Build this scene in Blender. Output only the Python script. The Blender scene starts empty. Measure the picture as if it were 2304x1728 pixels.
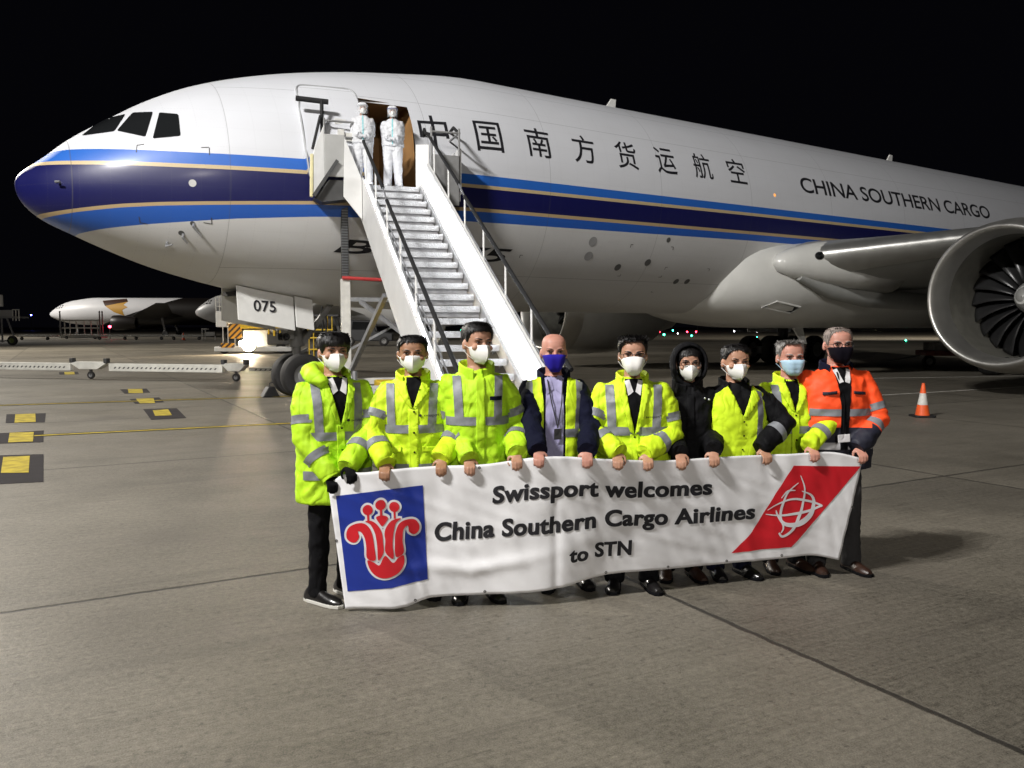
import bpy, bmesh, math, random
import numpy as np
from mathutils import Vector, Matrix, noise
from mathutils.bvhtree import BVHTree
from mathutils.geometry import delaunay_2d_cdt
R = math.radians
random.seed(5)
scn = bpy.context.scene
col = scn.collection
# ------------------------------------------------------------------ camera
CF, CH, CP = 1827.3, 1.738, 0.07
cam_d = bpy.data.cameras.new('camera'); cam = bpy.data.objects.new('camera', cam_d); col.objects.link(cam)
cam.location = (0, 0, CH); cam.rotation_euler = (math.pi/2-CP, 0, 0)
cam_d.sensor_width = 36; cam_d.lens = CF/2304*36
cam_d.clip_start = 0.05; cam_d.clip_end = 6000
scn.camera = cam
# ------------------------------------------------------------------ night sky
w = bpy.data.worlds.new('World'); scn.world = w; w.use_nodes = True
nt = w.node_tree
bg = nt.nodes['Background']
sky = nt.nodes.new('ShaderNodeTexSky'); sky.sky_type = 'NISHITA'; sky.sun_disc = False
sky.sun_elevation = R(-8); sky.sun_rotation = R(200)
mixc = nt.nodes.new('ShaderNodeMix'); mixc.data_type = 'RGBA'; mixc.inputs[0].default_value = .08
mixc.inputs[6].default_value = (.0014, .0014, .0022, 1)
nt.links.new(sky.outputs[0], mixc.inputs[7]); nt.links.new(mixc.outputs[2], bg.inputs[0])
bg.inputs[1].default_value = 1.0
# ------------------------------------------------------------------ apron floodlights on masts outside the frame
def flood(name, loc, power, color, size, target, cone=150, blend=.5):
    d = bpy.data.lights.new(name, 'SPOT'); d.energy = power; d.color = color; d.shadow_soft_size = size
    d.spot_size = R(cone); d.spot_blend = blend
    o = bpy.data.objects.new(name, d); col.objects.link(o); o.location = loc
    o.rotation_euler = (Vector(target)-Vector(loc)).to_track_quat('-Z', 'Y').to_euler()
    return o
KEY = 11600
for i in range(4):
    flood('floodlight', (-15.5+i*.9, -4.5-i*.5, 19.5), KEY, (1, .975, .94), .3, (4, 25, 4), 122, 1.0)
for i in range(2):
    flood('floodlight', (4+i*1.2, -42+i*.4, 17), 10500, (1, .94, .87), .35, (5, 20, 3), 120, 1.0)
flood('floodlight', (-48, 48, 25), 95000, (1, .94, .84), .5, (-8, 44, 0))
flood('floodlight', (-105, 125, 30), 120000, (1, .95, .87), .6, (-75, 150, 0))
flood('floodlight', (70, 120, 28), 60000, (1, .9, .75), .6, (60, 150, 0))
scn.view_settings.view_transform = 'Standard'; scn.view_settings.look = 'None'
scn.view_settings.exposure = 0.0; scn.view_settings.gamma = 1.0
scn.view_settings.use_curve_mapping = False
scn.cycles.max_bounces = 6; scn.cycles.diffuse_bounces = 3; scn.cycles.glossy_bounces = 3
scn.cycles.transparent_max_bounces = 6; scn.cycles.sample_clamp_indirect = 4.0
# ------------------------------------------------------------------ helpers
def ray(px, py):
    x = (px-1152)/CF; u = -(py-864)/CF; c, s = math.cos(CP), math.sin(CP)
    return Vector((x, c+u*s, -s+u*c))
CAM = Vector((0, 0, CH))
def gp(px, py, z=0.0):
    d = ray(px, py); return CAM+d*((z-CH)/d.z)
def dp(px, py, Y):
    d = ray(px, py); return CAM+d*(Y/d.y)
def tag(o, label=None, cat=None, group=None, kind=None):
    if label: o['label'] = label
    if cat: o['category'] = cat
    if group: o['group'] = group
    if kind: o['kind'] = kind
    return o
def empty(name, loc=(0, 0, 0), rz=0.0):
    o = bpy.data.objects.new(name, None); col.objects.link(o); o.location = loc; o.rotation_euler = (0, 0, rz)
    o.empty_display_size = .2
    return o
def copy_tree(o, parent=None):
    c = o.copy(); col.objects.link(c)
    if parent: c.parent = parent
    for ch in list(o.children): copy_tree(ch, c)
    return c
class MB:
    def __init__(s): s.v = []; s.f = []; s.m = []
    def add(s, vs, fs, m=0):
        b = len(s.v); s.v += [tuple(v) for v in vs]; s.f += [tuple(i+b for i in f) for f in fs]; s.m += [m]*len(fs); return s
    def box(s, c, size, M=None, m=0):
        hx, hy, hz = (a/2 for a in size); c = Vector(c)
        vs = [Vector((x, y, z)) for x in (-hx, hx) for y in (-hy, hy) for z in (-hz, hz)]
        if M: vs = [M @ v for v in vs]
        return s.add([c+v for v in vs], [(0, 1, 3, 2), (4, 6, 7, 5), (0, 4, 5, 1), (2, 3, 7, 6), (0, 2, 6, 4), (1, 5, 7, 3)], m)
    def bar(s, a, b, wd, ht=None, up=(0, 0, 1), m=0):
        a, b = Vector(a), Vector(b); ht = ht or wd; d = (b-a); L = d.length; d = d/L; up = Vector(up)
        if abs(d.dot(up)) > .98: up = Vector((0, 1, 0))
        x = d.cross(up).normalized(); z = x.cross(d)
        M = Matrix((x, d, z)).transposed()
        return s.box((a+b)/2, (wd, L, ht), M, m)
    def tube(s, pts, rad, n=8, cap=True, m=0, closed=False, sx=1.0):
        pts = [Vector(p) for p in pts]; k = len(pts)
        rr = rad if hasattr(rad, '__len__') else [rad]*k
        prev = None; vs = []
        for i, p in enumerate(pts):
            if closed: t = (pts[(i+1) % k]-pts[i-1])
            else: t = pts[min(i+1, k-1)]-pts[max(i-1, 0)]
            t.normalize()
            if prev is None:
                ref = Vector((0, 0, 1)) if abs(t.z) < .9 else Vector((1, 0, 0))
                nx = ref.cross(t).normalized()
            else:
                nx = (prev-t*prev.dot(t)).normalized()
            prev = nx; ny = t.cross(nx)
            for j in range(n):
                a = 2*math.pi*j/n
                vs.append(p+(nx*math.cos(a)*sx+ny*math.sin(a))*rr[i])
        fs = []
        for i in range(k if closed else k-1):
            i2 = (i+1) % k
            for j in range(n):
                j2 = (j+1) % n; fs.append((i*n+j, i*n+j2, i2*n+j2, i2*n+j))
        if cap and not closed: fs += [tuple(range(n))[::-1], tuple((k-1)*n+j for j in range(n))]
        return s.add(vs, fs, m)
    def loft(s, rings, cap=True, m=0):
        n = len(rings[0]); k = len(rings); vs = [v for r in rings for v in r]; fs = []
        for i in range(k-1):
            for j in range(n):
                j2 = (j+1) % n; fs.append((i*n+j, i*n+j2, (i+1)*n+j2, (i+1)*n+j))
        if cap: fs += [tuple(range(n))[::-1], tuple((k-1)*n+j for j in range(n))]
        return s.add(vs, fs, m)
    def lathe(s, prof, o=(0, 0, 0), axis='z', n=32, m=0, cap=False):
        o = Vector(o); rings = []
        for r, h in prof:
            ring = []
            for j in range(n):
                a = 2*math.pi*j/n; c, sn = r*math.cos(a), r*math.sin(a)
                v = {'z': (c, sn, h), 'x': (h, c, sn), 'y': (sn, h, c)}[axis]
                ring.append(o+Vector(v))
            rings.append(ring)
        return s.loft(rings, cap, m)
    def ball(s, c, r, n=12, m=0):
        c = Vector(c); r = Vector(r) if hasattr(r, '__len__') else Vector((r, r, r)); rings = []
        for i in range(1, n):
            t = math.pi*i/n
            rings.append([c+Vector((r.x*math.sin(t)*math.cos(2*math.pi*j/(n*2)), r.y*math.sin(t)*math.sin(2*math.pi*j/(n*2)), -r.z*math.cos(t))) for j in range(n*2)])
        return s.loft(rings, True, m)
    def prism(s, poly, a, b, m=0):
        """poly: 3-D points; extruded from +a to +b offsets (vectors)"""
        n = len(poly); a, b = Vector(a), Vector(b)
        vs = [Vector(p)+a for p in poly]+[Vector(p)+b for p in poly]
        fs = [tuple(range(n))[::-1], tuple(range(n, 2*n))]+[(i, (i+1) % n, n+(i+1) % n, n+i) for i in range(n)]
        return s.add(vs, fs, m)
    def mesh(s, name='m'):
        me = bpy.data.meshes.new(name); me.from_pydata(s.v, [], s.f); me.validate(); return me
    def build(s, name, mats, parent=None, smooth=False, bevel=0, fix=True):
        mats = mats if isinstance(mats, (list, tuple)) else [mats]
        me = bpy.data.meshes.new(name); me.from_pydata(s.v, [], s.f)
        for mt in mats: me.materials.append(mt)
        me.polygons.foreach_set('material_index', s.m)
        if fix:
            bm = bmesh.new(); bm.from_mesh(me); bmesh.ops.recalc_face_normals(bm, faces=bm.faces); bm.to_mesh(me); bm.free()
        return link(name, me, parent, smooth, bevel)
def link(name, me, parent=None, smooth=False, bevel=0):
    if smooth:
        me.polygons.foreach_set('use_smooth', [True]*len(me.polygons))
        if smooth != 'all':
            try: me.set_sharp_from_angle(angle=R(40))
            except Exception: pass
    o = bpy.data.objects.new(name, me); col.objects.link(o)
    if parent: o.parent = parent
    if bevel:
        b = o.modifiers.new('bevel', 'BEVEL'); b.width = bevel; b.segments = 2; b.limit_method = 'ANGLE'; b.angle_limit = R(50)
    return o
# ------------------------------------------------------------------ materials
def mat(name, base=(.5, .5, .5), rough=.5, metal=0.0, bump=0, bscale=40, var=0, vscale=3, spec=None, coat=0, emit=None, estr=0, alpha=None, bdist=.01, trans=0, sheen=0, sss=0):
    m = bpy.data.materials.new(name); m.use_nodes = True; t = m.node_tree; b = t.nodes['Principled BSDF']
    b.inputs['Base Color'].default_value = (*base, 1); b.inputs['Roughness'].default_value = rough; b.inputs['Metallic'].default_value = metal
    if spec is not None: b.inputs['Specular IOR Level'].default_value = spec
    if coat: b.inputs['Coat Weight'].default_value = coat; b.inputs['Coat Roughness'].default_value = .08
    if emit: b.inputs['Emission Color'].default_value = (*emit, 1); b.inputs['Emission Strength'].default_value = estr
    if alpha is not None: b.inputs['Alpha'].default_value = alpha
    if trans: b.inputs['Transmission Weight'].default_value = trans
    if sheen: b.inputs['Sheen Weight'].default_value = sheen
    if sss: b.inputs['Subsurface Weight'].default_value = sss; b.inputs['Subsurface Radius'].default_value = (.012, .005, .003)
    tc = t.nodes.new('ShaderNodeTexCoord')
    if var:
        n = t.nodes.new('ShaderNodeTexNoise'); n.inputs['Scale'].default_value = vscale; n.inputs['Detail'].default_value = 6
        t.links.new(tc.outputs['Object'], n.inputs['Vector'])
        mr = t.nodes.new('ShaderNodeMapRange'); mr.inputs[1].default_value = .3; mr.inputs[2].default_value = .7; mr.inputs[3].default_value = 1-var; mr.inputs[4].default_value = 1+var
        t.links.new(n.outputs[0], mr.inputs[0])
        mx = t.nodes.new('ShaderNodeVectorMath'); mx.operation = 'SCALE'; mx.inputs[0].default_value = base
        t.links.new(mr.outputs[0], mx.inputs['Scale']); t.links.new(mx.outputs[0], b.inputs['Base Color'])
        mr2 = t.nodes.new('ShaderNodeMapRange'); mr2.inputs[3].default_value = rough-.1; mr2.inputs[4].default_value = min(1, rough+.1)
        t.links.new(n.outputs[0], mr2.inputs[0]); t.links.new(mr2.outputs[0], b.inputs['Roughness'])
    if bump:
        n2 = t.nodes.new('ShaderNodeTexNoise'); n2.inputs['Scale'].default_value = bscale; n2.inputs['Detail'].default_value = 5
        t.links.new(tc.outputs['Object'], n2.inputs['Vector'])
        bp = t.nodes.new('ShaderNodeBump'); bp.inputs['Strength'].default_value = bump; bp.inputs['Distance'].default_value = bdist
        t.links.new(n2.outputs[0], bp.inputs['Height']); t.links.new(bp.outputs[0], b.inputs['Normal'])
    return m
def mathn(t, op, a, b=None, c=None):
    n = t.nodes.new('ShaderNodeMath'); n.operation = op
    for i, v in enumerate((a, b, c)):
        if v is None: continue
        if isinstance(v, (int, float)): n.inputs[i].default_value = v
        else: t.links.new(v, n.inputs[i])
    return n.outputs[0]
def mixcol(t, fac, a, b):
    n = t.nodes.new('ShaderNodeMix'); n.data_type = 'RGBA'
    if isinstance(fac, (int, float)): n.inputs[0].default_value = fac
    else: t.links.new(fac, n.inputs[0])
    for i, v in ((6, a), (7, b)):
        if isinstance(v, tuple): n.inputs[i].default_value = (*v[:3], 1)
        else: t.links.new(v, n.inputs[i])
    return n.outputs[2]
M = {}
M['white'] = mat('white_paint', (.72, .72, .70), .35, var=.05, vscale=5, bump=.05, bscale=20)
M['offwhite'] = mat('worn_white_paint', (.62, .61, .57), .5, var=.15, vscale=6, bump=.1, bscale=30)
M['steel'] = mat('galvanised_steel', (.42, .43, .45), .42, .7, var=.12, vscale=9)
M['alu'] = mat('bare_aluminium', (.72, .73, .75), .38, .75, var=.1, vscale=14)
M['polish'] = mat('polished_metal_lip', (.58, .57, .54), .42, .9, var=.06, vscale=3)
M['grey'] = mat('grey_paint', (.22, .22, .22), .5, var=.12, vscale=6)
M['darkgrey'] = mat('dark_grey_paint', (.06, .06, .06), .55, var=.15, vscale=6)
M['black'] = mat('black_rubber', (.012, .012, .013), .6, var=.2, vscale=20, bump=.1, bscale=80)
M['foam'] = mat('black_foam_grip', (.010, .010, .011), .75)
M['ink'] = mat('black_lettering', (.009, .009, .013), .65)
M['tyre'] = mat('tyre_rubber', (.016, .015, .015), .75, var=.3, vscale=10, bump=.2, bscale=60)
M['glass'] = mat('cockpit_glass', (.012, .013, .014), .06, spec=.6, coat=.5)
M['yellow'] = mat('yellow_paint', (.72, .48, .02), .5, var=.2, vscale=5)
M['hazardblack'] = mat('black_paint', (.015, .015, .014), .5)
M['red'] = mat('red_paint', (.50, .05, .05), .45, var=.15)
M['orange'] = mat('orange_plastic', (.82, .11, .02), .5, var=.12, vscale=8)
M['cream'] = mat('cream_paint', (.72, .66, .38), .5, var=.1)
M['dark_void'] = mat('dark_interior', (.01, .01, .01), .8)
M['beige'] = mat('cabin_lining', (.30, .16, .06), .6, var=.2, vscale=2)
# ------------------------------------------------------------------ ground: one concrete sheet
def concrete():
    m = bpy.data.materials.new('brushed_concrete'); m.use_nodes = True; t = m.node_tree; b = t.nodes['Principled BSDF']
    geo = t.nodes.new('ShaderNodeNewGeometry'); sep = t.nodes.new('ShaderNodeSeparateXYZ'); t.links.new(geo.outputs['Position'], sep.inputs[0])
    X, Y = sep.outputs[0], sep.outputs[1]
    a = R(29.2); nx, ny = -math.sin(a), math.cos(a)
    U = mathn(t, 'ADD', mathn(t, 'MULTIPLY', X, nx), mathn(t, 'MULTIPLY', Y, ny))
    V = mathn(t, 'ADD', mathn(t, 'MULTIPLY', X, math.cos(a)), mathn(t, 'MULTIPLY', Y, math.sin(a)))
    def nz(scale, detail=6, vec=None, rough=.6):
        n = t.nodes.new('ShaderNodeTexNoise'); n.inputs['Scale'].default_value = scale; n.inputs['Detail'].default_value = detail; n.inputs['Roughness'].default_value = rough
        t.links.new(vec or geo.outputs['Position'], n.inputs['Vector']); return n.outputs[0]
    wob = mathn(t, 'MULTIPLY', mathn(t, 'SUBTRACT', nz(6, 4), .5), .035)
    def joint(c, off, per, wdt):
        q = mathn(t, 'ADD', mathn(t, 'ADD', c, -off+per*200+per/2), wob)
        fr = mathn(t, 'ABSOLUTE', mathn(t, 'SUBTRACT', mathn(t, 'MODULO', q, per), per/2))
        mr = t.nodes.new('ShaderNodeMapRange'); mr.interpolation_type = 'SMOOTHSTEP'
        mr.inputs[1].default_value = wdt*.5; mr.inputs[2].default_value = wdt*1.6; mr.inputs[3].default_value = 1; mr.inputs[4].default_value = 0
        t.links.new(fr, mr.inputs[0]); return mr.outputs[0]
    j1 = joint(U, 5.74, 5.6, .017); j2 = joint(V, 3.40, 5.6, .017)
    J = mathn(t, 'MAXIMUM', j1, j2)
    big = nz(.16, 5); mid = nz(1.1, 8, rough=.7); fine = nz(26, 8, rough=.75); grit = nz(140, 4)
    # broom lines along the slab
    cmb = t.nodes.new('ShaderNodeCombineXYZ'); t.links.new(mathn(t, 'MULTIPLY', U, 55), cmb.inputs[0]); t.links.new(mathn(t, 'MULTIPLY', V, 1.6), cmb.inputs[1])
    broom = nz(1.0, 5, cmb.outputs[0])
    # slab to slab tone
    s1 = mathn(t, 'FLOOR', mathn(t, 'DIVIDE', mathn(t, 'ADD', U, -5.74+5.6*200), 5.6)); s2 = mathn(t, 'FLOOR', mathn(t, 'DIVIDE', mathn(t, 'ADD', V, -3.4+5.6*200), 5.6))
    wn = t.nodes.new('ShaderNodeTexWhiteNoise'); wn.noise_dimensions = '2D'; c2 = t.nodes.new('ShaderNodeCombineXYZ'); t.links.new(s1, c2.inputs[0]); t.links.new(s2, c2.inputs[1]); t.links.new(c2.outputs[0], wn.inputs['Vector'])
    val = mathn(t, 'ADD', .5, mathn(t, 'MULTIPLY', mathn(t, 'SUBTRACT', big, .5), .7))
    val = mathn(t, 'ADD', val, mathn(t, 'MULTIPLY', mathn(t, 'SUBTRACT', mid, .5), .55))
    val = mathn(t, 'ADD', val, mathn(t, 'MULTIPLY', mathn(t, 'SUBTRACT', fine, .5), 1.1))
    val = mathn(t, 'ADD', val, mathn(t, 'MULTIPLY', mathn(t, 'SUBTRACT', broom, .5), .5))
    val = mathn(t, 'ADD', val, mathn(t, 'MULTIPLY', mathn(t, 'SUBTRACT', grit, .5), 1.2))
    val = mathn(t, 'ADD', val, mathn(t, 'MULTIPLY', mathn(t, 'SUBTRACT', wn.outputs[0], .5), .22))
    ramp = t.nodes.new('ShaderNodeValToRGB'); t.links.new(val, ramp.inputs[0])
    e = ramp.color_ramp.elements; e[0].position = .0; e[0].color = (.020, .0175, .0125, 1); e[1].position = 1.0; e[1].color = (.262, .236, .190, 1)
    # oil and tyre stains
    st = nz(.55, 4); smr = t.nodes.new('ShaderNodeMapRange'); smr.inputs[1].default_value = .54; smr.inputs[2].default_value = .74; smr.inputs[3].default_value = 0; smr.inputs[4].default_value = .55; t.links.new(st, smr.inputs[0])
    c = mixcol(t, smr.outputs[0], ramp.outputs[0], (.062, .053, .045))
    # tyre scuffs running along the stand
    cs = t.nodes.new('ShaderNodeCombineXYZ'); t.links.new(mathn(t, 'MULTIPLY', U, 1.9), cs.inputs[0]); t.links.new(mathn(t, 'MULTIPLY', V, .10), cs.inputs[1])
    sk = nz(1.0, 6, cs.outputs[0]); skr = t.nodes.new('ShaderNodeMapRange'); skr.inputs[1].default_value = .56; skr.inputs[2].default_value = .76; skr.inputs[3].default_value = 0; skr.inputs[4].default_value = .5; t.links.new(sk, skr.inputs[0])
    c = mixcol(t, skr.outputs[0], c, (.05, .043, .037))
    spk = nz(17, 5); spr = t.nodes.new('ShaderNodeMapRange'); spr.inputs[1].default_value = .60; spr.inputs[2].default_value = .70; spr.inputs[3].default_value = 0; spr.inputs[4].default_value = .6; t.links.new(spk, spr.inputs[0])
    c = mixcol(t, spr.outputs[0], c, (.05, .043, .036))
    c = mixcol(t, mathn(t, 'MULTIPLY', J, .85), c, (.018, .016, .014))
    t.links.new(c, b.inputs['Base Color'])
    rr = t.nodes.new('ShaderNodeMapRange'); rr.inputs[1].default_value = .3; rr.inputs[2].default_value = .7; rr.inputs[3].default_value = .42; rr.inputs[4].default_value = .72
    t.links.new(nz(.35, 5), rr.inputs[0]); t.links.new(rr.outputs[0], b.inputs['Roughness'])
    b.inputs['Specular IOR Level'].default_value = .4
    bp = t.nodes.new('ShaderNodeBump'); bp.inputs['Strength'].default_value = .5; bp.inputs['Distance'].default_value = .006
    hgt = mathn(t, 'ADD', mathn(t, 'ADD', fine, mathn(t, 'MULTIPLY', broom, .7)), mathn(t, 'MULTIPLY', J, -2.5))
    t.links.new(hgt, bp.inputs['Height']); t.links.new(bp.outputs[0], b.inputs['Normal'])
    return m
M['concrete'] = concrete()
g = MB().add([(-2500, -300, 0), (2500, -300, 0), (2500, 4000, 0), (-2500, 4000, 0)], [(0, 1, 2, 3)]).build('ground', M['concrete'])
tag(g, 'brown grey concrete apron slabs with dark joints', 'ground', kind='structure')
# painted markings
M['mark_y'] = mat('worn_yellow_marking', (.40, .31, .03), .85, var=.35, spec=.2, vscale=6)
M['mark_k'] = mat('black_marking_border', (.022, .019, .021), .9, var=.35, vscale=5, spec=.15)
M['mark_w'] = mat('worn_white_marking', (.55, .53, .48), .6, var=.3, vscale=6)
C6 = lambda x, y: (x*.3617, y*.3617+630)
def gpoly(name, pts, m, z, parent=None):
    mb = MB(); mb.add([gp(x, y, z) for x, y in pts], [tuple(range(len(pts)))])
    return mb.build(name, m, parent)
marks = [
 ([(95, 835), (220, 830), (222, 882), (90, 887)], [(40, 835), (285, 828), (278, 885), (35, 890)]),
 ([(60, 950), (210, 945), (205, 1003), (50, 1010)], [(-40, 955), (272, 935), (270, 1008), (-60, 1020)]),
 ([(20, 1100), (185, 1093), (178, 1197), (5, 1200)], [(-60, 1092), (270, 1083), (270, 1255), (-120, 1275)]),
 ([(795, 678), (885, 677), (890, 703), (800, 703)], [(745, 680), (912, 675), (935, 700), (775, 707)]),
 ([(845, 738), (955, 735), (965, 765), (870, 767)], [(805, 740), (990, 730), (1022, 760), (842, 770)]),
 ([(950, 810), (1045, 803), (1070, 840), (965, 845)], [(890, 803), (1100, 797), (1160, 858), (940, 870)]),
 ([(400, 572), (462, 571), (465, 587), (402, 588)], [(366, 573), (485, 571), (490, 586), (370, 588)]),
]
mk = empty('painted_marking', gp(120, 960)); tag(mk, 'yellow painted squares with black borders and lines on the apron', 'marking', kind='structure')
mk.location = (0, 0, 0)
for ylw, blk in marks:
    gpoly('black_border', [C6(*q) for q in blk], M['mark_k'], .004, mk)
    gpoly('yellow_square', [C6(*q) for q in ylw], M['mark_y'], .008, mk)
def gline(name, a, b, wd, m, z, ext=0):
    A, B = gp(*a, z), gp(*b, z); d = (B-A).normalized(); A = A-d*ext; B = B+d*ext; n = Vector((-d.y, d.x, 0))*wd/2
    return MB().add([A-n, B-n, B+n, A+n], [(0, 1, 2, 3)]).build(name, m, mk)
gline('black_line', C6(212, 968), C6(1800, 891), .26, M['mark_k'], .004, 0)
gline('yellow_line', C6(212, 968), C6(2600, 852), .12, M['mark_y'], .008, 0)
gline('black_line', C6(0, 779), C6(1800, 723), .34, M['mark_k'], .0042, 2)
gline('yellow_line', C6(0, 779), C6(2600, 698), .12, M['mark_y'], .0082, 2)
gline('white_line', (1985, 889), (2304, 870), .12, M['mark_w'], .004, 3)
gline('white_line', (1975, 851), (2300, 846), .2, M['mark_w'], .004, 4)
# ------------------------------------------------------------------ freighter
NX, NY, YA, ZC, RF = -10.2521, 16.9806, 0.98826, 5.2845, 3.1
S_ = [0, .15, .5, 1, 1.7, 2.5, 3.4, 4.5, 6, 8, 10.5]
ZT_ = [-.601, -.325, -.045, .397, .879, 1.388, 1.83, 2.20, 2.55, 2.86, 3.1]
ZB_ = [-.601, -1.022, -1.317, -1.558, -1.868, -2.18, -2.445, -2.695, -2.913, -3.068, -3.1]
W_ = [0, .31, .77, 1.19, 1.591, 1.923, 2.233, 2.52, 2.809, 3.011, 3.1]
ZM_ = [-.6, -.66, -.68, -.66, -.60, -.52, -.42, -.30, -.15, -.05, 0]
def pchip(xk, yk, x):
    xk = np.array(xk, float); yk = np.array(yk, float); x = np.atleast_1d(np.array(x, float))
    h = np.diff(xk); d = np.diff(yk)/h; m = np.zeros(len(xk))
    for i in range(1, len(xk)-1):
        if d[i-1]*d[i] > 0:
            w1 = 2*h[i]+h[i-1]; w2 = h[i]+2*h[i-1]; m[i] = (w1+w2)/(w1/d[i-1]+w2/d[i])
    m[0] = d[0]
    i = np.clip(np.searchsorted(xk, x)-1, 0, len(xk)-2); t = (x-xk[i])/h[i]
    return yk[i]*(2*t**3-3*t**2+1)+h[i]*m[i]*(t**3-2*t**2+t)+yk[i+1]*(-2*t**3+3*t**2)+h[i]*m[i+1]*(t**3-t**2)
US = np.sqrt(np.array(S_))
def section(s):
    """zt, zb, w, zm relative to the centre line, at station s"""
    if s <= 10.5:
        u = math.sqrt(max(s, 0)); return [float(pchip(US, a, u)[0]) for a in (ZT_, ZB_, W_, ZM_)]
    if s <= 44: return [RF, -RF, RF, 0]
    t = (s-44)/19.5; t = min(t, 1)
    return [RF-.5*t*t, -RF+4.6*t**1.3, RF*(1-t**1.7)+.15*t, .3*t+1.6*t*t*.6]
def skin(s, th, off=0.0):
    zt, zb, wd, zm = section(s); c, sn = math.cos(th), math.sin(th)
    z = zm+(zt-zm+off)*sn if sn > 0 else zm+(zm-zb+off)*sn
    return Vector((s, -(wd+off)*c, ZC+z))        # local: x aft, y starboard, port side is -y
EDGE = {  # livery band edges: (station, height)
 'h1': [(0, 5.34), (1, 5.34), (3, 5.31), (8.5, 5.33), (19, 5.37), (60, 5.5)],
 'h2': [(0, 5.12), (1, 5.08), (3, 5.07), (8.7, 5.10), (19, 5.17), (60, 5.3)],
 'h3': [(0, 5.04), (1, 5.0), (3, 4.99), (8.7, 5.02), (19, 5.085), (60, 5.2)],
 'h4': [(0, 3.98), (.4, 4.06), (1, 4.14), (1.74, 4.23), (2.5, 4.29), (3.8, 4.36), (5.4, 4.45), (9.3, 4.57), (19, 4.63), (60, 4.8)],
 'h5': [(0, 3.90), (.4, 3.98), (1, 4.07), (1.74, 4.16), (2.5, 4.22), (3.8, 4.29), (5.4, 4.38), (9.3, 4.49), (19, 4.545), (60, 4.7)],
 'h6': [(0, 3.2), (.5, 3.42), (1.05, 3.69), (1.5, 3.77), (2.1, 3.84), (2.6, 3.89), (3.8, 4.01), (5.6, 4.14), (9, 4.25), (19, 4.36), (60, 4.5)]}
def edge(k, s): 
    e = EDGE[k]; return float(np.interp(s, [a for a, b in e], [b for a, b in e]))
def livery(me, dz=0.0, ds=0.0):
    n = len(me.vertices)
    for k in EDGE:
        at = me.attributes.new(k, 'FLOAT', 'POINT'); at.data.foreach_set('value', [v.co.z-dz-edge(k, v.co.x-ds) for v in me.vertices])
    at = me.attributes.new('st', 'FLOAT', 'POINT'); at.data.foreach_set('value', [v.co.x for v in me.vertices])
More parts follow.
